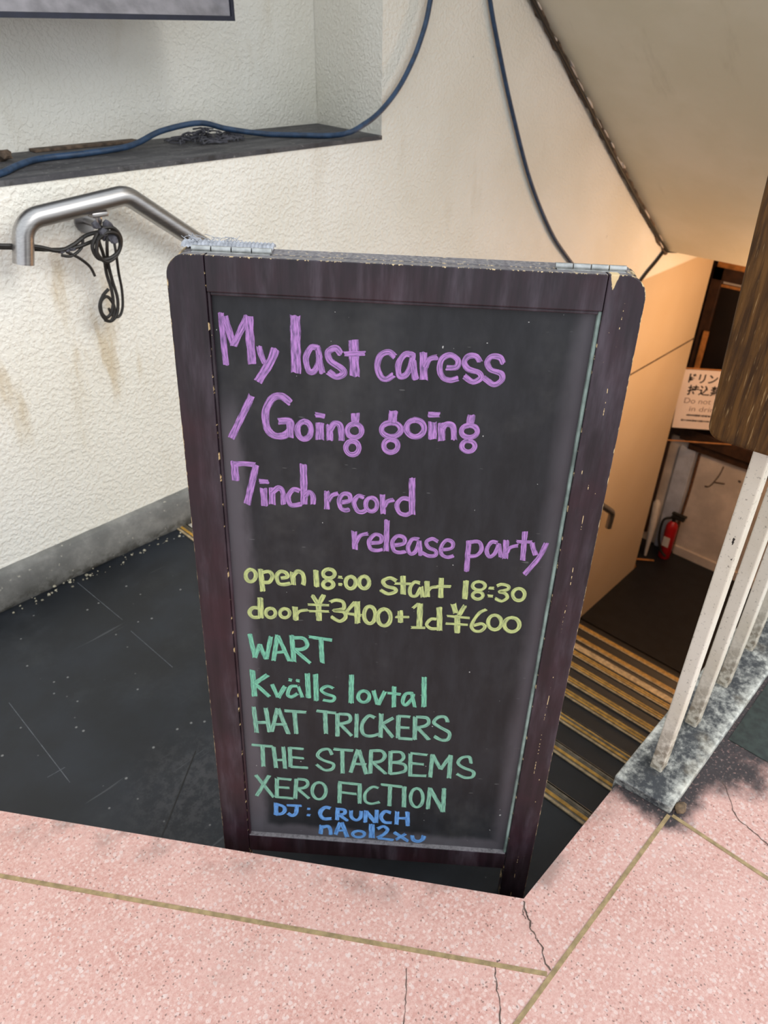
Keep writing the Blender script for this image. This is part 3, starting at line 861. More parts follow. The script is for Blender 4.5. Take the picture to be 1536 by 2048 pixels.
# handwriting: (line, stroke width, points) in tenths of a millimetre on the panel
STROKES = [(0,73,[-2357,-732,-2350,-1074,-2336,-1436]),
 (0,80,[-2312,-772,-2217,-1163]),
 (0,80,[-2220,-1163,-2012,-757]),
 (0,101,[-1990,-756,-1993,-1055,-1978,-1407]),
 (0,70,[-1876,-1145,-1855,-1258,-1808,-1380]),
 (0,102,[-1656,-1168,-1727,-1340,-1916,-1640]),
 (0,118,[-1386,-717,-1388,-1483]),
 (0,73,[-1095,-1126,-1182,-1131,-1253,-1279,-1215,-1447,-1132,-1433,-1074,-1269,-1095,-1126]),
 (0,70,[-1084,-1217,-1033,-1473]),
 (0,80,[-784,-1201,-854,-1121,-957,-1179,-922,-1297,-782,-1387,-747,-1457,-843,-1508,-957,-1442]),
 (0,118,[-623,-992,-597,-1494]),
 (0,62,[-741,-1190,-465,-1170]),
 (0,73,[-73,-1193,-152,-1136,-254,-1180,-301,-1320,-253,-1470,-172,-1507,-79,-1442]),
 (0,72,[166,-1157,63,-1156,-17,-1287,0,-1447,86,-1433,148,-1296,166,-1157]),
 (0,80,[166,-1241,220,-1489]),
 (0,93,[301,-1112,330,-1491]),
 (0,65,[340,-1321,387,-1203,493,-1171]),
 (0,69,[615,-1306,748,-1289,760,-1192,653,-1131,551,-1189,530,-1328,582,-1441,680,-1472,790,-1439]),
 (0,69,[1052,-1202,994,-1130,892,-1136,849,-1222,908,-1307,1050,-1349,1083,-1423,985,-1479,865,-1408]),
 (0,68,[1358,-1212,1309,-1131,1198,-1123,1147,-1206,1208,-1300,1346,-1346,1361,-1434,1264,-1499,1117,-1412]),
 (1,85,[-2006,-1840,-2148,-2123,-2337,-2496]),
 (1,91,[-1469,-1922,-1593,-1829,-1719,-1861,-1822,-2047,-1823,-2278,-1739,-2401,-1592,-2412,-1497,-2317,-1494,-2191,-1658,-2195]),
 (1,85,[-1494,-2200,-1491,-2435]),
 (1,73,[-1290,-2177,-1337,-2197,-1373,-2248,-1387,-2315,-1376,-2381,-1341,-2428,-1294,-2443,-1246,-2422,-1210,-2371,-1196,-2303,-1208,-2238,-1242,-2192,-1290,-2177]),
 (1,103,[-1071,-2175,-1073,-2440]),
 (1,65,[-1138,-2068,-993,-2084]),
 (1,84,[-939,-2197,-929,-2441]),
 (1,77,[-929,-2283,-875,-2187,-802,-2188,-774,-2274,-767,-2431]),
 (1,98,[-579,-2012,-581,-2156]),
 (1,66,[-588,-2172,-639,-2188,-676,-2227,-689,-2279,-674,-2329,-636,-2364,-585,-2374,-534,-2358,-497,-2318,-485,-2267,-500,-2217,-537,-2182,-588,-2172]),
 (1,66,[-613,-2431,-659,-2448,-692,-2488,-704,-2540,-691,-2592,-656,-2628,-610,-2639,-564,-2622,-531,-2582,-519,-2529,-533,-2478,-567,-2442,-613,-2431]),
 (1,108,[-57,-1948,-65,-2110]),
 (1,69,[-80,-2123,-146,-2140,-194,-2181,-210,-2235,-190,-2286,-139,-2322,-72,-2332,-5,-2313,42,-2272,58,-2219,37,-2168,-13,-2133,-80,-2123]),
 (1,66,[-75,-2373,-124,-2389,-159,-2427,-170,-2478,-155,-2527,-117,-2561,-67,-2571,-18,-2555,16,-2516,27,-2466,12,-2417,-26,-2383,-75,-2373]),
 (1,72,[249,-2063,189,-2083,147,-2131,134,-2195,154,-2257,201,-2300,264,-2313,324,-2293,366,-2244,379,-2180,358,-2119,311,-2076,249,-2063]),
 (1,104,[487,-2078,505,-2338]),
 (1,71,[418,-1977,577,-1968]),
 (1,90,[613,-2089,633,-2350]),
 (1,75,[629,-2175,677,-2105,758,-2109,788,-2194,803,-2330]),
 (1,92,[1011,-1942,1001,-2085]),
 (1,64,[995,-2099,941,-2114,904,-2149,893,-2194,911,-2237,955,-2267,1012,-2276,1066,-2261,1103,-2226,1114,-2181,1095,-2137,1051,-2108,995,-2099]),
 (1,61,[1002,-2327,958,-2341,928,-2373,919,-2415,935,-2456,971,-2484,1017,-2492,1061,-2478,1091,-2446,1100,-2404,1084,-2364,1048,-2336,1002,-2327]),
 (2,105,[-2313,-2845,-2312,-3158]),
 (2,76,[-2320,-2895,-2150,-2878,-2002,-2891]),
 (2,97,[-1998,-2886,-2077,-3199,-2166,-3544]),
 (2,98,[-1908,-3255,-1902,-3549]),
 (2,73,[-1964,-3147,-1823,-3149]),
 (2,94,[-1776,-3235,-1787,-3519]),
 (2,81,[-1780,-3325,-1686,-3236,-1621,-3303,-1619,-3507]),
 (2,73,[-1365,-3269,-1465,-3248,-1542,-3366,-1517,-3496,-1440,-3507,-1348,-3478]),
 (2,100,[-1312,-2832,-1310,-3487]),
 (2,77,[-1300,-3350,-1234,-3273,-1179,-3342,-1180,-3478]),
 (2,81,[-973,-3238,-973,-3544]),
 (2,64,[-953,-3406,-893,-3305,-803,-3268]),
 (2,69,[-771,-3417,-641,-3379,-642,-3288,-723,-3271,-788,-3357,-775,-3497,-709,-3543,-639,-3522]),
 (2,69,[-431,-3315,-516,-3294,-574,-3404,-527,-3533,-456,-3556,-386,-3516]),
 (2,66,[-321,-3308,-363,-3325,-393,-3369,-402,-3426,-390,-3482,-358,-3522,-315,-3535,-273,-3516,-243,-3472,-234,-3415,-247,-3359,-279,-3320,-321,-3308]),
 (2,80,[-164,-3241,-138,-3569]),
 (2,64,[-126,-3442,-79,-3355,9,-3320]),
 (2,68,[232,-3294,128,-3294,57,-3395,92,-3519,191,-3558,279,-3506]),
 (2,91,[254,-2949,285,-3540]),
 (3,87,[-564,-3890,-544,-4208]),
 (3,66,[-535,-4098,-472,-3962,-353,-3918]),
 (3,66,[-308,-4077,-164,-4052,-157,-3951,-250,-3929,-334,-4040,-311,-4174,-221,-4204,-128,-4178]),
 (3,82,[-80,-3664,-69,-4210]),
 (3,66,[45,-4093,187,-4052,193,-3955,89,-3929,17,-4035,44,-4178,133,-4215,225,-4189]),
 (3,66,[419,-3963,311,-3971,256,-4114,304,-4227,379,-4166,420,-3982]),
 (3,70,[422,-4006,457,-4246]),
 (3,62,[697,-3982,612,-3940,528,-3999,565,-4092,672,-4145,677,-4225,571,-4242,463,-4184]),
 (3,62,[759,-4122,910,-4080,918,-3983,828,-3949,758,-4054,768,-4194,861,-4246,952,-4215]),
 (3,82,[1159,-3930,1165,-4219,1173,-4490]),
 (3,65,[1176,-3958,1307,-3944,1360,-4060,1300,-4180,1178,-4206]),
 (3,65,[1592,-3940,1494,-3935,1437,-4078,1490,-4190,1571,-4117,1603,-3947]),
 (3,69,[1606,-3970,1666,-4195]),
 (3,85,[1708,-3887,1730,-4215]),
 (3,61,[1744,-4109,1784,-4010,1900,-3966]),
 (3,81,[1966,-3721,1994,-4220]),
 (3,56,[1862,-3900,2084,-3893]),
 (3,77,[2095,-3900,2125,-4005,2182,-4121]),
 (3,81,[2306,-3892,2231,-4154,2047,-4475]),
 (4,65,[-2167,-4691,-2208,-4709,-2239,-4753,-2253,-4811,-2245,-4867,-2218,-4907,-2178,-4919,-2137,-4901,-2106,-4857,-2092,-4799,-2100,-4743,-2128,-4704,-2167,-4691]),
 (4,84,[-2013,-4671,-1995,-5088]),
 (4,65,[-1988,-4733,-1879,-4710,-1829,-4794,-1887,-4905,-1988,-4912]),
 (4,65,[-1699,-4817,-1593,-4785,-1619,-4709,-1707,-4697,-1762,-4789,-1736,-4912,-1656,-4933,-1547,-4901]),
 (4,80,[-1511,-4688,-1501,-4925]),
 (4,71,[-1505,-4770,-1434,-4674,-1359,-4704,-1337,-4812,-1350,-4923]),
 (4,86,[-1147,-4625,-1134,-4944]),
 (4,64,[-943,-4594,-989,-4609,-1022,-4641,-1035,-4684,-1023,-4725,-989,-4753,-943,-4761,-897,-4746,-864,-4713,-852,-4670,-864,-4630,-898,-4602,-943,-4594]),
 (4,65,[-954,-4805,-994,-4818,-1023,-4847,-1034,-4885,-1023,-4921,-994,-4946,-954,-4953,-914,-4940,-885,-4910,-874,-4873,-885,-4837,-914,-4812,-954,-4805]),
 (4,52,[-801,-4726,-733,-4730]),
 (4,52,[-800,-4864,-731,-4864]),
 (4,64,[-604,-4703,-643,-4721,-671,-4764,-681,-4822,-670,-4878,-640,-4917,-600,-4930,-561,-4911,-532,-4867,-523,-4810,-534,-4754,-564,-4715,-604,-4703]),
 (4,67,[-396,-4689,-435,-4707,-463,-4750,-472,-4808,-460,-4864,-430,-4903,-390,-4915,-351,-4897,-323,-4853,-314,-4796,-326,-4740,-356,-4701,-396,-4689]),
 (4,62,[105,-4735,7,-4686,-94,-4750,-51,-4840,90,-4881,97,-4943,-10,-4987,-134,-4925]),
 (4,83,[207,-4635,225,-4986]),
 (4,48,[85,-4784,352,-4772]),
 (4,59,[479,-4748,388,-4740,326,-4863,350,-4987,433,-4987,485,-4851]),
 (4,69,[495,-4809,539,-5015]),
 (4,79,[580,-4709,607,-5003]),
 (4,52,[613,-4883,664,-4817,774,-4794]),
 (4,79,[797,-4636,816,-5008]),
 (4,51,[731,-4787,953,-4774]),
 (4,85,[1181,-4644,1190,-4996]),
 (4,54,[1377,-4650,1331,-4664,1299,-4694,1290,-4734,1306,-4772,1344,-4798,1393,-4805,1439,-4791,1471,-4760,1480,-4720,1463,-4682,1426,-4656,1377,-4650]),
 (4,55,[1379,-4839,1341,-4852,1314,-4880,1307,-4916,1321,-4951,1352,-4974,1393,-4981,1431,-4968,1457,-4940,1464,-4904,1450,-4869,1419,-4846,1379,-4839]),
 (4,54,[1542,-4761,1619,-4759]),
 (4,55,[1545,-4906,1621,-4909]),
 (4,54,[1657,-4715,1729,-4677,1834,-4702,1832,-4764,1710,-4816,1808,-4844,1842,-4921,1764,-4990,1656,-4944]),
 (4,58,[1999,-4734,1956,-4753,1927,-4796,1922,-4852,1941,-4907,1979,-4946,2027,-4957,2071,-4939,2099,-4895,2105,-4838,2085,-4784,2047,-4746,1999,-4734]),
 (5,67,[-2057,-5427,-2168,-5424,-2231,-5521,-2181,-5607,-2065,-5602]),
 (5,95,[-2040,-5215,-2050,-5624]),
 (5,61,[-1883,-5411,-1923,-5426,-1953,-5463,-1966,-5510,-1957,-5556,-1929,-5588,-1890,-5598,-1849,-5582,-1819,-5545,-1807,-5498,-1816,-5452,-1843,-5420,-1883,-5411]),
 (5,60,[-1654,-5401,-1693,-5416,-1723,-5451,-1735,-5496,-1726,-5540,-1698,-5570,-1659,-5579,-1619,-5564,-1589,-5529,-1577,-5484,-1586,-5440,-1614,-5410,-1654,-5401]),
 (5,89,[-1487,-5348,-1477,-5618]),
 (5,54,[-1467,-5529,-1418,-5434,-1276,-5394]),
 (5,72,[-1210,-5103,-1118,-5262]),
 (5,78,[-1024,-5081,-1110,-5290]),
 (5,92,[-1110,-5261,-1101,-5592]),
 (5,47,[-1274,-5289,-938,-5276]),
 (5,47,[-1268,-5417,-938,-5397]),
 (5,63,[-923,-5212,-829,-5167,-720,-5197,-711,-5325,-867,-5372,-711,-5387,-675,-5496,-772,-5577,-906,-5495]),
 (5,63,[-534,-5194,-671,-5403]),
 (5,53,[-663,-5418,-420,-5437]),
 (5,94,[-496,-5176,-479,-5601]),
 (5,66,[-292,-5249,-336,-5275,-368,-5339,-378,-5424,-364,-5508,-329,-5568,-283,-5587,-238,-5561,-206,-5495,-197,-5410,-212,-5326,-246,-5268,-292,-5249]),
 (5,69,[-61,-5282,-111,-5308,-147,-5371,-158,-5455,-141,-5537,-101,-5595,-49,-5613,2,-5587,38,-5523,48,-5439,31,-5357,-9,-5300,-61,-5282]),
 (5,85,[196,-5298,213,-5537]),
 (5,46,[122,-5423,343,-5410]),
 (5,49,[394,-5228,476,-5132]),
 (5,91,[502,-5124,516,-5590]),
 (5,50,[389,-5611,611,-5600]),
 (5,57,[775,-5415,688,-5422,628,-5532,700,-5604,806,-5600]),
 (5,88,[807,-5171,845,-5641]),
 (5,83,[1022,-5098,1078,-5283]),
 (5,73,[1207,-5118,1128,-5311]),
 (5,95,[1101,-5313,1131,-5662]),
 (5,45,[937,-5341,1298,-5352]),
 (5,46,[931,-5490,1284,-5488]),
 (5,56,[1550,-5164,1437,-5254,1345,-5479,1391,-5590,1497,-5595,1559,-5506,1497,-5449,1381,-5492]),
 (5,63,[1688,-5265,1638,-5288,1605,-5343,1599,-5415,1620,-5486,1664,-5535,1719,-5550,1769,-5527,1801,-5471,1807,-5399,1785,-5328,1741,-5280,1688,-5265]),
 (5,66,[1961,-5291,1904,-5314,1867,-5368,1859,-5438,1883,-5506,1932,-5554,1994,-5568,2051,-5544,2088,-5490,2095,-5419,2071,-5351,2022,-5304,1961,-5291]),
 (6,82,[-2250,-5947,-2185,-6454]),
 (6,76,[-2185,-6454,-2090,-6157]),
 (6,76,[-2090,-6157,-2004,-6460]),
 (6,79,[-1996,-6470,-1899,-5979]),
 (6,82,[-1790,-5940,-1874,-6491]),
 (6,75,[-1782,-5960,-1602,-6478]),
 (6,59,[-1826,-6310,-1662,-6275]),
 (6,88,[-1556,-5921,-1528,-6482]),
 (6,75,[-1541,-5976,-1364,-5976,-1298,-6102,-1383,-6201,-1522,-6212]),
 (6,72,[-1514,-6222,-1249,-6490]),
 (6,68,[-1275,-5934,-889,-5971]),
 (6,85,[-1074,-5942,-1052,-6463]),
 (7,98,[-2243,-6721,-2232,-7314]),
 (7,86,[-1980,-6801,-2217,-7013]),
 (7,76,[-2217,-7013,-1972,-7291]),
 (7,76,[-1921,-7004,-1822,-7295]),
 (7,82,[-1693,-7030,-1823,-7303]),
 (7,71,[-1477,-7011,-1599,-7035,-1652,-7209,-1591,-7260,-1481,-7176]),
 (7,65,[-1464,-7016,-1401,-7258]),
 (7,65,[-1630,-6875,-1577,-6887]),
 (7,64,[-1502,-6881,-1448,-6890]),
 (7,92,[-1307,-6709,-1293,-7266]),
 (7,92,[-1167,-6714,-1158,-7315]),
 (7,65,[-861,-7005,-968,-6963,-1070,-7052,-1003,-7134,-852,-7191,-887,-7290,-1049,-7280]),
 (7,91,[-559,-6679,-557,-7318]),
 (7,70,[-345,-7019,-393,-7040,-427,-7090,-439,-7154,-424,-7217,-388,-7260,-339,-7273,-291,-7252,-257,-7202,-246,-7137,-260,-7075,-297,-7032,-345,-7019]),
 (7,75,[-181,-6991,-98,-7309]),
 (7,75,[19,-6991,-90,-7308]),
 (7,80,[168,-6873,181,-7337]),
 (7,64,[61,-7029,287,-7037]),
 (7,69,[498,-7001,372,-7022,327,-7203,384,-7269,479,-7125,499,-7011]),
 (7,64,[473,-7020,542,-7305]),
 (7,90,[660,-6625,697,-7290]),
 (8,84,[-2262,-7551,-2236,-8162]),
 (8,84,[-2050,-7550,-2004,-8129]),
 (8,73,[-2261,-7920,-2051,-7900]),
 (8,78,[-1845,-7550,-1961,-8110]),
 (8,84,[-1831,-7548,-1662,-8147]),
 (8,67,[-1927,-7934,-1690,-7912]),
 (8,72,[-1714,-7592,-1338,-7595]),
 (8,84,[-1544,-7595,-1522,-8122]),
 (8,71,[-1159,-7542,-818,-7565]),
 (8,83,[-1009,-7546,-991,-8072]),
 (8,83,[-791,-7563,-787,-8121]),
 (8,72,[-763,-7579,-599,-7582,-562,-7681,-611,-7759,-748,-7809]),
 (8,72,[-761,-7799,-537,-8078]),
 (8,77,[-455,-7550,-453,-8116]),
 (8,72,[-134,-7620,-245,-7579,-355,-7780,-336,-8003,-218,-8059,-54,-7995]),
 (8,82,[-29,-7512,-23,-8075]),
 (8,71,[191,-7582,-7,-7748]),
 (8,72,[-7,-7748,197,-8047]),
 (8,82,[270,-7531,286,-8057]),
 (8,65,[257,-7533,474,-7538]),
 (8,66,[283,-7795,474,-7796]),
 (8,72,[281,-8058,544,-8059]),
 (8,82,[560,-7519,581,-8075]),
 (8,71,[569,-7529,758,-7530,800,-7636,743,-7722,596,-7773]),
 (8,71,[610,-7772,833,-8050]),
 (8,71,[1129,-7606,1080,-7490,959,-7504,892,-7628,997,-7728,1170,-7842,1166,-8004,1053,-8033,923,-7959]),
 (9,63,[-2344,-8473,-1961,-8483]),
 (9,81,[-2145,-8473,-2153,-9006]),
 (9,81,[-1946,-8482,-1916,-9015]),
 (9,81,[-1767,-8464,-1749,-9026]),
 (9,58,[-1930,-8815,-1757,-8798]),
 (9,81,[-1648,-8464,-1646,-8968]),
 (9,63,[-1648,-8480,-1399,-8487]),
 (9,63,[-1625,-8714,-1397,-8723]),
 (9,64,[-1646,-8960,-1328,-8956]),
 (9,69,[-883,-8586,-940,-8451,-1076,-8483,-1147,-8620,-1048,-8729,-860,-8810,-888,-8945,-1026,-8979,-1169,-8852]),
 (9,68,[-855,-8435,-503,-8440]),
 (9,80,[-700,-8451,-686,-9042]),
 (9,80,[-419,-8412,-542,-9007]),
 (9,86,[-405,-8411,-249,-9018]),
 (9,63,[-483,-8772,-255,-8762]),
 (9,80,[-180,-8408,-178,-8991]),
 (9,73,[-194,-8418,2,-8399,71,-8520,-3,-8658,-172,-8706]),
 (9,74,[-143,-8699,108,-8975]),
 (9,79,[170,-8394,185,-8967]),
 (9,68,[171,-8406,353,-8403,409,-8527,336,-8632,196,-8666]),
 (9,68,[196,-8666,424,-8695,459,-8839,349,-8918,165,-8961]),
 (9,79,[527,-8410,552,-8979]),
 (9,61,[521,-8399,830,-8419]),
 (9,62,[548,-8651,789,-8659]),
 (9,68,[537,-8964,850,-8953]),
 (9,79,[918,-8399,918,-8982]),
 (9,73,[927,-8417,1092,-8756]),
 (9,73,[1092,-8756,1246,-8386]),
 (9,84,[1246,-8386,1259,-8968]),
 (9,67,[1624,-8553,1576,-8401,1445,-8433,1393,-8568,1500,-8675,1680,-8757,1678,-8889,1545,-8923,1382,-8839]),
 (10,77,[-2304,-9245,-1988,-9809]),
 (10,77,[-2055,-9233,-2315,-9804]),
 (10,83,[-1911,-9288,-1929,-9824]),
 (10,65,[-1911,-9288,-1634,-9301]),
 (10,65,[-1919,-9526,-1683,-9523]),
 (10,66,[-1943,-9795,-1616,-9800]),
 (10,83,[-1545,-9272,-1580,-9809]),
 (10,71,[-1531,-9270,-1370,-9283,-1337,-9396,-1403,-9486,-1536,-9520]),
 (10,71,[-1536,-9520,-1318,-9769]),
 (10,71,[-1123,-9316,-1187,-9352,-1235,-9439,-1254,-9555,-1237,-9667,-1190,-9746,-1125,-9770,-1060,-9733,-1012,-9644,-995,-9528,-1012,-9417,-1059,-9339,-1123,-9316]),
 (10,83,[-736,-9281,-740,-9828]),
 (10,70,[-768,-9276,-352,-9295]),
 (10,65,[-728,-9542,-420,-9561]),
 (10,82,[-367,-9276,-356,-9810]),
 (10,65,[-16,-9356,-133,-9343,-254,-9514,-248,-9734,-135,-9791,25,-9727]),
 (10,69,[24,-9257,415,-9279]),
 (10,82,[198,-9272,205,-9815]),
 (10,88,[458,-9266,480,-9829]),
 (10,70,[690,-9292,635,-9331,598,-9427,589,-9553,611,-9678,659,-9767,720,-9795,776,-9755,813,-9657,821,-9529,797,-9406,750,-9319,690,-9292]),
 (10,81,[933,-9247,927,-9825]),
 (10,87,[934,-9267,1219,-9871]),
 (10,87,[1191,-9233,1219,-9880]),
 (11,91,[-1948,-9959,-1960,-10298]),
 (11,79,[-1964,-9991,-1816,-10041,-1789,-10156,-1852,-10251,-1965,-10280]),
 (11,66,[-1746,-10003,-1464,-9991]),
 (11,85,[-1554,-9992,-1573,-10203,-1651,-10282,-1731,-10220]),
 (11,60,[-1358,-10058,-1298,-10060]),
 (11,61,[-1360,-10233,-1300,-10236]),
 (11,90,[-903,-9997,-1016,-9987,-1107,-10140,-1047,-10297,-887,-10280]),
 (11,90,[-769,-9961,-782,-10313]),
 (11,78,[-784,-10006,-649,-10013,-639,-10113,-768,-10170]),
 (11,78,[-738,-10167,-571,-10317]),
 (11,78,[-515,-10012,-506,-10195,-421,-10274,-338,-10203,-322,-10013]),
 (11,84,[-233,-9982,-240,-10325]),
 (11,90,[-233,-10004,-45,-10313]),
 (11,84,[-26,-9952,-30,-10312]),
 (11,84,[243,-10005,129,-9978,60,-10125,125,-10273,269,-10279]),
 (11,89,[359,-9954,361,-10323]),
 (11,89,[551,-9934,578,-10344]),
 (11,72,[368,-10136,560,-10124]),
 (12,86,[-1084,-10493,-1100,-10753]),
 (12,86,[-1084,-10570,-969,-10512,-914,-10587,-901,-10754]),
 (12,86,[-721,-10378,-810,-10744]),
 (12,92,[-691,-10374,-580,-10787]),
 (12,61,[-765,-10616,-628,-10601]),
 (12,73,[-361,-10581,-418,-10599,-460,-10637,-474,-10684,-458,-10728,-415,-10757,-357,-10762,-299,-10744,-258,-10706,-244,-10659,-260,-10615,-303,-10587,-361,-10581]),
 (12,122,[-112,-10356,-101,-10757]),
 (12,79,[6,-10478,118,-10398,197,-10488,132,-10622,8,-10736]),
 (12,73,[9,-10745,320,-10770]),
 (12,85,[326,-10542,610,-10774]),
 (12,73,[553,-10562,365,-10755]),
 (12,91,[676,-10594,707,-10718,806,-10752,887,-10684,901,-10578])]
NAMES = ['My last caress', '/ Going going', '7 inch record', 'release party', 'open 18:00 start 18:30', 'door \u00a53400 + 1d \u00a5600', 'WART', 'Kv\u00e4lls lovtal',
         'HAT TRICKERS', 'THE STARBEMS', 'XERO FICTION', 'DJ : CRUNCH', 'nAo12xu']
CHALK = [PURPLE] * 4 + [YELLOW] * 2 + [GREEN] * 2 + [GREENGREY] * 3 + [BLUE] * 2
WF = [1.25, 1.28, 1.15, 1.1, 1.14, 1.14, 1.06, 1.08, 1.06, 1.06, 1.06, 1.05, 1.05]
def ribbon(m, uvs, w, flat, lift):
    pts = [V((flat[i] / 1e4, flat[i + 1] / 1e4)) for i in range(0, len(flat), 2)]
    closed = (pts[0] - pts[-1]).length < 1e-4 and len(pts) > 4
    P = smooth_path([(p.x, p.y, 0) for p in pts], 7 if len(pts) > 2 else 10)
    n = len(P)
    off = random.uniform(0, 30)
    Ls, acc = [0], 0
    for i in range(1, n):
        acc += (P[i] - P[i - 1]).length
        Ls.append(acc)
    NU = 4
    vs, fs, uv = [], [], []
    for i, p in enumerate(P):
        a, c = P[max(i - 1, 0)], P[min(i + 1, n - 1)]
        if closed and (i == 0 or i == n - 1):
            a, c = P[-2], P[1]
        t = (c - a).normalized()
        nn = V((-t.y, t.x, 0))
        ww = w * (1 + 0.05 * math.sin(Ls[i] * 260 + off))
        for k in range(NU + 1):
            f = k / NU - 0.5
            q = p + nn * ww * f
            if not closed and i in (0, n - 1):
                q = q + t * random.uniform(-0.0012, 0.0012) * (1 if abs(f) < 0.5 else 1.4)
            vs.append((q.x, 0.010 - lift, q.y))
            uv.append((k / NU, Ls[i] * 40 + off))
    for i in range(n - 1):
        for k in range(NU):
            j = i * (NU + 1) + k
            fs.append([j, j + 1, j + NU + 2, j + NU + 1])
    o = len(m.v)
    m.add(vs, fs)
    uvs.extend(uv)
for li in range(13):
    m, uvs = MB(), []
    for si, (l, w, fl) in enumerate([s for s in STROKES if s[0] == li]):
        ribbon(m, uvs, w / 1e4 * (WF[li] if w < 150 else 1.06), fl, 0.00025 + 0.00004 * (si % 12))
    o = m.build('chalk_writing', CHALK[li])
    uvl = o.data.uv_layers.new(name='UVMap')
    for lp in o.data.loops:
        uvl.data[lp.index].uv = uvs[lp.vertex_index]
    o.parent = panel
    tag(o, ('purple', 'purple', 'purple', 'purple', 'yellow', 'yellow', 'green', 'green', 'green', 'green', 'green', 'blue', 'blue')[li] + ' handwriting reading ' + NAMES[li])

# hinges over the top edge, webbing behind the left one, stay strap between the leaves
def hinge(x0, x1):
    m = MB(); m.box((x0 + 0.002, T_ - 0.007, -0.0006), (x1 - 0.002, T_ + 0.010, 0.0008), 0, 0.0004)
    h = m.build('hinge', HINGE); h.parent = board
    n = 4
    L = (x1 - x0) / n
    m = MB()
    for k in range(n):
        m.tube([(x0 + L * k + 0.0008, T_ + 0.002, 0.003), (x0 + L * (k + 1) - 0.0008, T_ + 0.002, 0.003)], 0.0042, 12)
    kn = m.build('knuckle', HINGE, smooth=True); kn.parent = h
hinge(-0.272, -0.168)
hinge(0.187, 0.276)
m = MB()
prof = [(T_ + 0.006, 0.003), (T_ + 0.012, 0.008), (T_ + 0.022, 0.010), (T_ + 0.032, 0.007), (T_ + 0.032, 0.004), (T_ + 0.022, 0.006), (T_ + 0.012, 0.004)]
vs, fs = [], []
NS = 48
for i in range(NS + 1):
    x = -0.287 + 0.118 * i / NS
    e = 0.0016 * (i % 2)
    for y, z in prof:
        vs.append((x, y, z + e))
k = len(prof)
for i in range(NS):
    for j in range(k):
        fs.append([i * k + j, i * k + (j + 1) % k, (i + 1) * k + (j + 1) % k, (i + 1) * k + j])
fs += [list(range(k)), [NS * k + j for j in range(k)][::-1]]
m.add(vs, fs)
for q in range(26):
    x = random.uniform(-0.288, -0.20); y = T_ + random.uniform(0.008, 0.03)
    m.tube(smooth_path([(x, y, 0.009), (x + random.uniform(-.006, .006), y + random.uniform(-.004, .004), 0.013), (x + random.uniform(-.012, .012), y, 0.012 + random.uniform(0, .006))], 3), 0.0004, 4)
w_ = m.build('webbing_strap', WEB); w_.parent = board
tag(w_, 'frayed grey webbing over the hinge')
m = MB()
m.box((-0.02, T_, -1.145), (0.025, T_ + 0.02, -1.112), 0, 0.002)
m.box((-0.006, T_ + 0.01, -1.135), (0.010, T_ + 0.235, -1.128), 0)
w_ = m.build('stay', BLACKPLASTIC); w_.parent = board

# ================================================================== RAILING ON THE KERB
rail = tag(empty('railing', (1.1, 0.248, 0)), 'cream painted steel bar railing on a grimy white plinth right of the stairs', 'railing')
b = MB()
b.prism([(1.022, 0.300), (1.034, 0.1815), (4.4, 0.1815), (4.4, 0.300)], -0.002, 0.020)
b.prism([(1.023, 0.300), (1.028, 0.2925), (4.4, 0.2925), (4.4, 0.300)], -0.03, 0.0)
o = rel(b.build('plinth', PLINTH), rail); bevel_obj(o, 0.005, 3)
tag(o, 'grimy white plinth')
proto = None
for i in range(7):
    if proto is None:
        m = MB()
        sec = [(0, 0), (0.030, 0), (0.030, 0.025), (0, 0.025)]
        rows = [(0.0, 0, 0), (0.17, 0, 0), (0.18, 0.0005, 0.0), (0.98, 0.001, 0.0065)]
        vs = []
        for z, dx, dy in rows:
            for x, y in sec:
                vs.append((1.094 + x + dx, 0.235 + y + dy, 0.015 + z))
        fs = [[3, 2, 1, 0], [12, 13, 14, 15]]
        for r_ in range(3):
            for j in range(4):
                fs.append([r_ * 4 + j, r_ * 4 + (j + 1) % 4, r_ * 4 + 4 + (j + 1) % 4, r_ * 4 + 4 + j])
        m.add(vs, fs)
        proto = rel(m.build('baluster', BARPAINT), rail)
        bevel_obj(proto, 0.0025)
    else:
        c = proto.copy(); COL.objects.link(c); c.parent = rail
        c.matrix_parent_inverse = proto.matrix_parent_inverse.copy()
        c.location = (0.163 * i, random.uniform(-.003, .003), 0)
        c.rotation_euler = (0, 0, R(random.uniform(-2, 2)) * 0)
m = MB()
m.box((1.09, 0.225, 0.99), (3.4, 0.285, 1.02), 0, 0.004)
rel(m.build('top_rail', BARPAINT), rail)

# weathered plank fixed in front of the first bar
m = MB()
pl = [(0.10, 0.788), (0.300, 0.7815)]
for k in range(7):
    a = -math.pi / 2 + (math.pi / 2 + 0.04) * k / 6
    pl.append((0.306 + 0.022 * math.cos(a), 0.8035 + 0.022 * math.sin(a)))
pl += [(0.3335, 0.908), (0.342, 1.09), (0.350, 1.30), (0.10, 1.30)]
m.prism(pl, 1.056, 1.0935, axis=0)
o = m.build('wooden_plank', OLDWOOD); bevel_obj(o, 0.006, 3)
tag(o, 'weathered brown wooden plank upright in front of the cream railing', 'plank')

# stone chip at the plinth corner
m = MB(); m.blob((1.056, 0.171, 0.008), (0.015, 0.011, 0.011), 2, 0.14)
tag(m.build('stone', STONE, smooth='all'), 'small brown stone lump at the front corner of the plinth', 'stone')

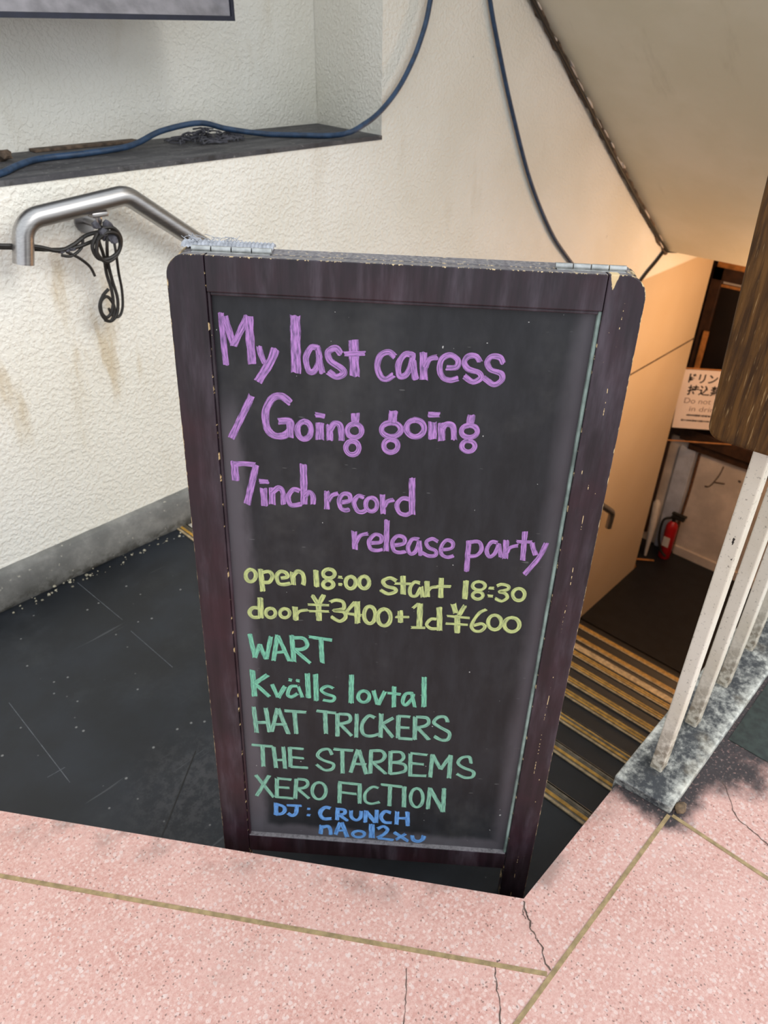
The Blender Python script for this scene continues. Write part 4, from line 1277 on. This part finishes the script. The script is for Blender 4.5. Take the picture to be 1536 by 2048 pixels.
# ================================================================== HANDRAIL AND CABLES ON THE WALL
hr = tag(empty('handrail', (0.72, 1.94, 0.8)), 'brushed steel tube handrail on the cream wall', 'handrail')
HY = 1.86
path = fillet([(0.694, HY, 0.806), (0.718, HY, 0.902), (0.99, HY, 0.9245), (4.30, HY, -1.588), (4.43, HY, -1.69), (4.42, HY, -1.82)], 0.055, 12)
path[0:0] = []
m = MB(); m.tube(path, 0.0243, 28)
rel(m.build('tube', STEEL, smooth=True), hr)
def bracket(x, z):
    m = MB()
    m.tube(fillet([(x, HY, z - 0.018), (x, HY, z - 0.055), (x, WY, z - 0.055)], 0.018, 6), 0.008, 12)
    m.tube([(x, WY - 0.006, z - 0.055), (x, WY + 0.001, z - 0.055)], 0.030, 20)
    m.box((x - 0.022, HY - 0.014, z - 0.032), (x + 0.022, HY + 0.014, z - 0.020), 0, 0.003)
    rel(m.build('bracket', STEEL, smooth=True), hr)
bracket(0.905, 0.916)
for x in (2.1, 3.2, 4.2):
    bracket(x, 0.9245 - 0.759 * (x - 0.99))

def cable(name, pts, r, mat_, label, n=8, cat='cable', group=None):
    m = MB(); m.tube(smooth_path(pts, n), r, 10)
    o = m.build(name, mat_, smooth=True)
    return tag(o, label, cat, group)
cable('cable', [(-1.4, 2.02, 0.987), (-0.6, 1.99, 0.987), (0.2, 1.96, 0.987), (0.5, 1.95, 0.986), (0.66, 1.955, 0.983), (0.742, 1.985, 0.986), (0.815, 2.06, 0.987), (0.905, 2.13, 0.987), (1.035, 2.14, 0.987), (1.155, 2.15, 0.99), (1.23, 2.18, 0.996), (1.325, 2.2, 1.018), (1.46, 2.2, 1.030),
                (1.556, 2.19, 1.008), (1.67, 2.15, 0.989), (1.755, 2.06, 0.987), (1.815, 1.985, 0.988), (1.845, 1.925, 1.000), (1.90, 1.918, 1.018), (1.959, 1.918, 1.041), (2.02, 1.918, 1.078), (2.078, 1.918, 1.126), (2.125, 1.918, 1.18), (2.160, 1.918, 1.231), (2.195, 1.918, 1.30), (2.214, 1.918, 1.363), (2.24, 1.918, 1.46), (2.27, 1.918, 1.9), (2.28, 1.918, 2.9)],
      0.0085, BLUECABLE, 'blue cable lying along the dusty sill and looping up the wall')
cable('cable', [(2.47, 1.925, 1.58), (2.50, 1.925, 1.50), (2.545, 1.925, 1.37), (2.633, 1.925, 1.204), (2.75, 1.925, 1.007), (2.932, 1.925, 0.738), (3.15, 1.925, 0.496), (3.348, 1.925, 0.333), (3.7, 1.925, 0.08)], 0.0085, BLUECABLE,
      'blue cable hanging down the wall towards the top right of the chalkboard')
cable('cable', [(4.55, 1.90, 0.19), (4.50, 1.928, 0.17), (4.40, 1.93, 0.115), (4.29, 1.93, 0.06), (4.1, 1.93, -0.06)], 0.009, BLACKCABLE, 'thin black cable slanting down from the lower soffit corner')
cable('cable', [(4.53, 1.92, 0.158), (4.68, 1.925, 0.13), (4.84, 1.925, 0.115), (5.0, 1.925, 0.118), (5.2, 1.925, 0.10)], 0.007, BLACKCABLE, 'thin black cable sagging along the wall under the soffit end')
cable('cable', [(2.4, 1.915, 1.66), (2.8, 1.915, 1.372), (3.2, 1.913, 1.085), (3.6, 1.915, 0.79), (4.0, 1.914, 0.505), (4.3, 1.915, 0.30), (4.5, 1.912, 0.165)], 0.008, BLACKCABLE, 'black cable running in the gap between soffit and wall')

wb = tag(empty('cable_bundle', (0.9, 1.86, 0.62)), 'tangle of black wires tied to the handrail bracket and hanging in loops', 'wires')
def wire(pts, r=0.0032):
    m = MB(); m.tube(smooth_path(pts, 8), r * 1.25, 8)
    rel(m.build('wire', BLACKCABLE, smooth=True), wb)
W = 1.872
wire([(-0.9, W + .06, 0.97), (0.0, W + .03, 0.925), (0.50, W, 0.88), (0.66, W, 0.852), (0.739, W, 0.836), (0.79, W, 0.818), (0.83, W, 0.825), (0.87, W, 0.842), (0.905, W - .02, 0.850)], 0.0042)
wire([(-0.9, W + .06, 0.96), (0.0, W + .03, 0.915), (0.50, W + .01, 0.872), (0.66, W + .01, 0.846), (0.77, W + .01, 0.822), (0.83, W, 0.818), (0.88, W, 0.825), (0.92, W, 0.835)], 0.0038)
wire([(0.905, W - .02, 0.862), (0.885, W - .03, 0.84), (0.895, W - .02, 0.79), (0.903, W, 0.74), (0.908, W, 0.695), (0.905, W, 0.66), (0.893, W, 0.635), (0.878, W, 0.628), (0.868, W, 0.645), (0.872, W, 0.672), (0.89, W, 0.682), (0.903, W, 0.665), (0.905, W, 0.64), (0.89, W, 0.616), (0.872, W, 0.622)], 0.0035)
wire([(0.92, W - .02, 0.86), (0.905, W - .03, 0.82), (0.908, W - .01, 0.77), (0.915, W, 0.72), (0.92, W, 0.67), (0.91, W, 0.63), (0.888, W, 0.615), (0.87, W, 0.63), (0.866, W, 0.66), (0.88, W, 0.685), (0.9, W, 0.70)], 0.0035)
wire([(0.93, W - .02, 0.85), (0.925, W - .03, 0.80), (0.932, W - .01, 0.74), (0.937, W, 0.69), (0.93, W, 0.645), (0.915, W, 0.622), (0.897, W, 0.628), (0.89, W, 0.65)], 0.003)
wire([(0.885, W - .03, 0.85), (0.865, W - .03, 0.82), (0.875, W - .03, 0.79), (0.905, W - .03, 0.785), (0.935, W - .03, 0.80), (0.945, W - .03, 0.83), (0.93, W - .03, 0.855), (0.90, W - .03, 0.86)], 0.004)
wire([(0.88, W - .035, 0.835), (0.872, W - .035, 0.805), (0.89, W - .035, 0.78), (0.92, W - .03, 0.785), (0.94, W - .03, 0.81), (0.935, W - .035, 0.84), (0.905, W - .04, 0.85), (0.88, W - .035, 0.835)], 0.004)
wire([(0.86, W, 0.842), (0.85, W, 0.815), (0.82, W, 0.80), (0.795, W, 0.806)], 0.003)
wire([(0.81, W, 0.812), (0.84, W, 0.79), (0.862, W, 0.765), (0.87, W, 0.74)], 0.003)
m = MB()
for q in range(9):
    m.blob((0.905 + random.uniform(-.025, .025), W - .028 + random.uniform(-.008, .008), 0.855 + random.uniform(-.03, .025)), (0.012, 0.010, 0.012), 1, 0.3)
rel(m.build('binding_tape', DUSTFIBRE), wb)
m = MB()
for q in range(5):
    m.blob((0.80 + random.uniform(-.02, .03), W, 0.812 + random.uniform(-.008, .008)), (0.009, 0.006, 0.006), 1, 0.3)
rel(m.build('binding_tape', DUSTFIBRE), wb)

# dusty fibres, lath and lump on the sill
m = MB()
for q in range(110):
    a = random.uniform(0, 6.28)
    rr = random.random() ** 0.6
    x, y = 1.475 + 0.135 * rr * math.cos(a), 2.20 + 0.085 * rr * math.sin(a)
    zt = 0.982 + (1 - rr) * 0.034 * random.random()
    d = random.uniform(0, 6.28)
    l = random.uniform(0.015, 0.035)
    m.tube(smooth_path([(x - l * math.cos(d), y - l * math.sin(d), zt), (x, y, zt + random.uniform(0.0, 0.008)), (x + l * math.cos(d + .6), y + l * math.sin(d + .6), zt)], 3), 0.0022, 5)
tag(m.build('fibre_bundle', DUSTFIBRE), 'dusty grey bundle of frayed fibres under the blue cable on the sill', 'fibre bundle')
m = MB()
m.box((0.97, 2.300, 0.978), (1.30, 2.343, 0.986), 0, 0.002)
tag(m.build('lath', DARKTRIM), 'thin dark strip lying at the back of the dusty sill', 'strip')
m = MB(); m.blob((0.845, 2.21, 0.992), (0.022, 0.018, 0.014), 2, 0.2)
tag(m.build('dirt_lump', DARKTRIM), 'small dark lump of dirt at the left end of the sill', 'lump')
m = MB()
for q in range(60):
    x = 0.42 + random.random() ** 0.9 * 0.6
    y = random.uniform(1.878, 1.918)
    rr = random.uniform(0.0015, 0.0065) * random.uniform(0.4, 1)
    m.blob((x, y, LZ + rr * 0.6 + max(0, y - 1.905) * 0.5), (rr * random.uniform(.7, 1.5), rr, rr * .8), 1, 0.3)
tag(m.build('plaster_crumbs', CRUMB), 'plaster crumbs and grit along the foot of the cement coving', 'grit', None, 'stuff')

# poster case hung in the recess
pc = tag(empty('poster_frame', (1.0, 2.0, 1.297)), 'dark framed poster case hung high in the wall recess', 'poster frame')
x0, x1, z0, z1 = 0.25, 1.482, 1.297, 2.05
def ring(m, r0, ya, r1, yb, mi=0):
    def rc(i, y):
        return [(x0 + i, y, z0 + i), (x1 - i, y, z0 + i), (x1 - i, y, z1 - i), (x0 + i, y, z1 - i)]
    A, B = rc(r0, ya), rc(r1, yb)
    m.add(A + B, [[j, (j + 1) % 4, 4 + (j + 1) % 4, 4 + j] for j in range(4)], mi)
m = MB()
ring(m, 0, 2.10, 0, 2.0); ring(m, 0, 2.0, 0.011, 2.0); ring(m, 0.011, 2.0, 0.012, 2.006)
rel(m.build('frame_lip', NAVY), pc)
m = MB(); ring(m, 0.012, 2.006, 0.065, 2.045); ring(m, 0.065, 2.045, 0.065, 2.06)
rel(m.build('frame_bevel', BEVELGREY), pc)
m = MB(); m.box((x0 + 0.03, 2.058, z0 + 0.03), (x1 - 0.03, 2.10, z1 - 0.03)); m.box((x0 + 0.1, 2.10, z0 + 0.1), (x1 - 0.1, 2.346, z1 - 0.1))
rel(m.build('backing', NAVY), pc)

# ================================================================== LOBBY AT THE FOOT OF THE STAIRS
dr = tag(empty('door', (5.86, 1.7, -1.6)), 'dark brown panelled door at the foot of the stairs', 'door')
m = MB()
m.box((5.82, 2.005, -1.63), (5.872, 2.085, -0.20), 0, 0.004)
m.box((5.82, 0.9, -0.30), (5.872, 2.085, -0.20), 0, 0.004)
m.box((5.85, 2.085, -2.70), (5.872, 2.75, 0.10), 0, 0.004)
rel(m.build('door_frame', BROWNWOOD), dr)
m = MB(); m.box((5.845, 0.9, -1.60), (5.868, 2.005, -0.345)); rel(m.build('door_pane', VOID), dr)
m = MB(); m.box((5.835, 0.9, -0.345), (5.86, 2.004, -0.325)); rel(m.build('glazing_bead', TANWOOD), dr)
m = MB(); m.box((5.80, 0.9, -0.20), (5.872, 2.06, -0.02), 0, 0.004); rel(m.build('transom', TANWOOD), dr)
m = MB(); m.box((5.79, 1.99, -1.45), (5.815, 2.03, -0.69), 0, 0.003)
tag(m.build('wooden_lath', TANWOOD), 'tan wooden lath upright beside the dark door', 'lath')
m = MB(); m.box((5.80, -1.0, -1.64), (5.872, 2.0, -1.53), 0, 0.004); m.box((5.835, -1.0, -1.72), (5.872, 1.92, -1.64))
struct(m.build('trim_7', BROWNWOOD), 'brown rail across the lower back wall')
m = MB(); m.box((5.84, 1.845, -2.79), (5.872, 1.985, -1.72), 0, 0.004)
struct(m.build('trim_8', BLUEWHITE), 'bluish white pilaster strip on the lower back wall')
m = MB(); m.tube(smooth_path([(5.855, 1.815, -1.74), (5.857, 1.812, -2.1), (5.854, 1.818, -2.45), (5.855, 1.815, -2.70)], 5), 0.013, 8)
tag(m.build('pipe', RUST, smooth=True), 'thin rusty pipe running down the pale lower wall', 'pipe')
m = MB()
for pts in ([(5.868, 1.60, -1.78), (5.868, 1.615, -1.88), (5.868, 1.66, -2.0), (5.868, 1.70, -2.02)], [(5.868, 1.63, -1.95), (5.868, 1.55, -1.93)]):
    m.tube(smooth_path(pts, 5), 0.006, 5)
m.blob((5.868, 1.44, -1.86), (0.004, 0.016, 0.012), 1, 0.2)
struct(m.build('trim_9', DARKTRIM), 'dark cracks in the pale lower wall')

# notice on a wire stand
P0 = V((5.5, 1.99, 0)); DU = V((0.592, -0.806, 0)).normalized(); DN = V((-0.806, -0.592, 0)).normalized()
def sp(u, z, d=0.0):
    return P0 + DU * u + DN * d + V((0, 0, z))
SM = Matrix(((DU.x, -DN.x, 0, P0.x), (DU.y, -DN.y, 0, P0.y), (0, 0, 1, 0), (0, 0, 0, 1)))
ns = tag(empty('notice_stand', (5.52, 1.95, -2.79)), 'pinkish paper notice in a tan wire stand at the foot of the stairs', 'notice')
m = MB()
r = 0.03
lp = fillet([sp(-0.045, -1.2), sp(-0.045, -0.905), sp(0.545, -0.905), sp(0.545, -1.537), sp(-0.045, -1.537), sp(-0.045, -1.2)], r, 6)
m.tube(lp[:-1], 0.006, 8, closed=True)
m.tube([sp(-0.03, -1.54), sp(-0.03, -2.79)], 0.012, 8)
m.tube([sp(-0.03, -2.775, 0.0), sp(0.16, -2.775, 0.0)], 0.009, 8)
m.tube([sp(-0.03, -2.775, 0.12), sp(-0.03, -2.775, -0.04)], 0.012, 8)
rel(m.build('wire_frame', TANWOOD, smooth=True), ns)
m = MB()
m.add([sp(-0.012, -0.915, 0.0), sp(0.47, -0.913, 0.0), sp(0.47, -1.417, 0.0), sp(0.034 - 0.02, -1.419, 0.0), sp(-0.012, -0.915, -0.004), sp(0.47, -0.913, -0.004), sp(0.47, -1.417, -0.004), sp(0.014, -1.419, -0.004)],
      [[0, 1, 2, 3], [7, 6, 5, 4], [0, 4, 5, 1], [1, 5, 6, 2], [2, 6, 7, 3], [3, 7, 4, 0]])
paper = rel(m.build('paper', PAPER), ns)
def text(body, u, z, h, mat_, width=None, bold=0.0):
    cu = bpy.data.curves.new('text', 'FONT')
    cu.body = body
    cu.size = h
    cu.offset = bold
    ob = bpy.data.objects.new('text', cu)
    COL.objects.link(ob)
    dg = bpy.context.evaluated_depsgraph_get()
    me = bpy.data.meshes.new_from_object(ob.evaluated_get(dg))
    bpy.data.objects.remove(ob)
    if not len(me.vertices):
        return
    xs_ = [v.co.x for v in me.vertices]
    k_ = (width / (max(xs_) - min(xs_))) if width else 1
    x_ = min(xs_)
    for v in me.vertices:
        v.co = sp(u + (v.co.x - x_) * k_, z + v.co.y, 0.003)
    me.materials.clear(); me.materials.append(mat_)
    o = bpy.data.objects.new('printed_text', me)
    COL.objects.link(o)
    o.parent = paper
    tag(o, 'printed text')
text('\u30c9\u30ea\u30f3\u30af\u985e', 0.045, -1.015, 0.088, INK, 0.385, 0.002)
text('\u6301\u8fbc\u7981\u6b62', 0.058, -1.115, 0.088, INK, 0.345, 0.002)
text('Do not bring', 0.055, -1.195, 0.066, INKGREY, 0.37)
text('in drinks', 0.11, -1.262, 0.062, INKGREY, 0.26)
m = MB()
for z, u0, u1, st in ((-1.298, 0.10, 0.40, 0.014), (-1.345, 0.068, 0.43, 0.014)):
    u = u0
    while u < u1:
        w_ = random.uniform(0.006, 0.011)
        hh = random.uniform(0.010, 0.018)
        m.add([sp(u, z - hh / 2, .003), sp(u + w_, z - hh / 2, .003), sp(u + w_, z + hh / 2, .003), sp(u, z + hh / 2, .003)], [[0, 1, 2, 3]])
        u += st * 0.9
o = m.build('fine_print', INK); o.parent = paper

# fire extinguisher and white pipe in the corner
fx = tag(empty('fire_extinguisher', (5.72, 1.83, -2.79)), 'red fire extinguisher with black hose in the far corner', 'fire extinguisher')
m = MB(); c = (5.73, 1.83)
m.tube([(c[0], c[1], z) for z in (-2.785, -2.775, -2.45, -2.42, -2.395, -2.385)], [0.045, 0.052, 0.052, 0.045, 0.026, 0.016], 20)
rel(m.build('cylinder', RED, smooth=True), fx)
m = MB(); m.tube([(c[0], c[1], -2.39), (c[0], c[1], -2.35)], 0.018, 12); m.box((c[0] - .02, c[1] - .09, -2.352), (c[0] + .02, c[1] + .03, -2.335), 0, 0.004); m.box((c[0] - .02, c[1] - .10, -2.315), (c[0] + .02, c[1] + .03, -2.30), 0, 0.004)
rel(m.build('valve_handle', BLACKPLASTIC), fx)
m = MB(); m.tube(smooth_path([(c[0], c[1] + .02, -2.36), (c[0] - .03, c[1] + .08, -2.40), (c[0] - .06, c[1] + .07, -2.55), (c[0] - .06, c[1] + .03, -2.68), (c[0] - .05, c[1] - .03, -2.74)], 6), 0.012, 8)
rel(m.build('hose', BLACKPLASTIC, smooth=True), fx)
m = MB(); m.box((c[0] - .055, c[1] - .03, -2.64), (c[0] - .05, c[1] + .03, -2.54)); rel(m.build('label_plate', WHITEPLASTIC), fx)
m = MB(); m.tube([(5.62, 1.96, -2.78), (5.62, 1.965, -2.45), (5.64, 1.985, -2.22), (5.645, 1.99, -2.19)], [0.012, 0.03, 0.032, 0.012], 12)
tag(m.build('folded_umbrella', WHITEPLASTIC, smooth=True), 'white furled umbrella leaning in the corner by the red extinguisher', 'umbrella')
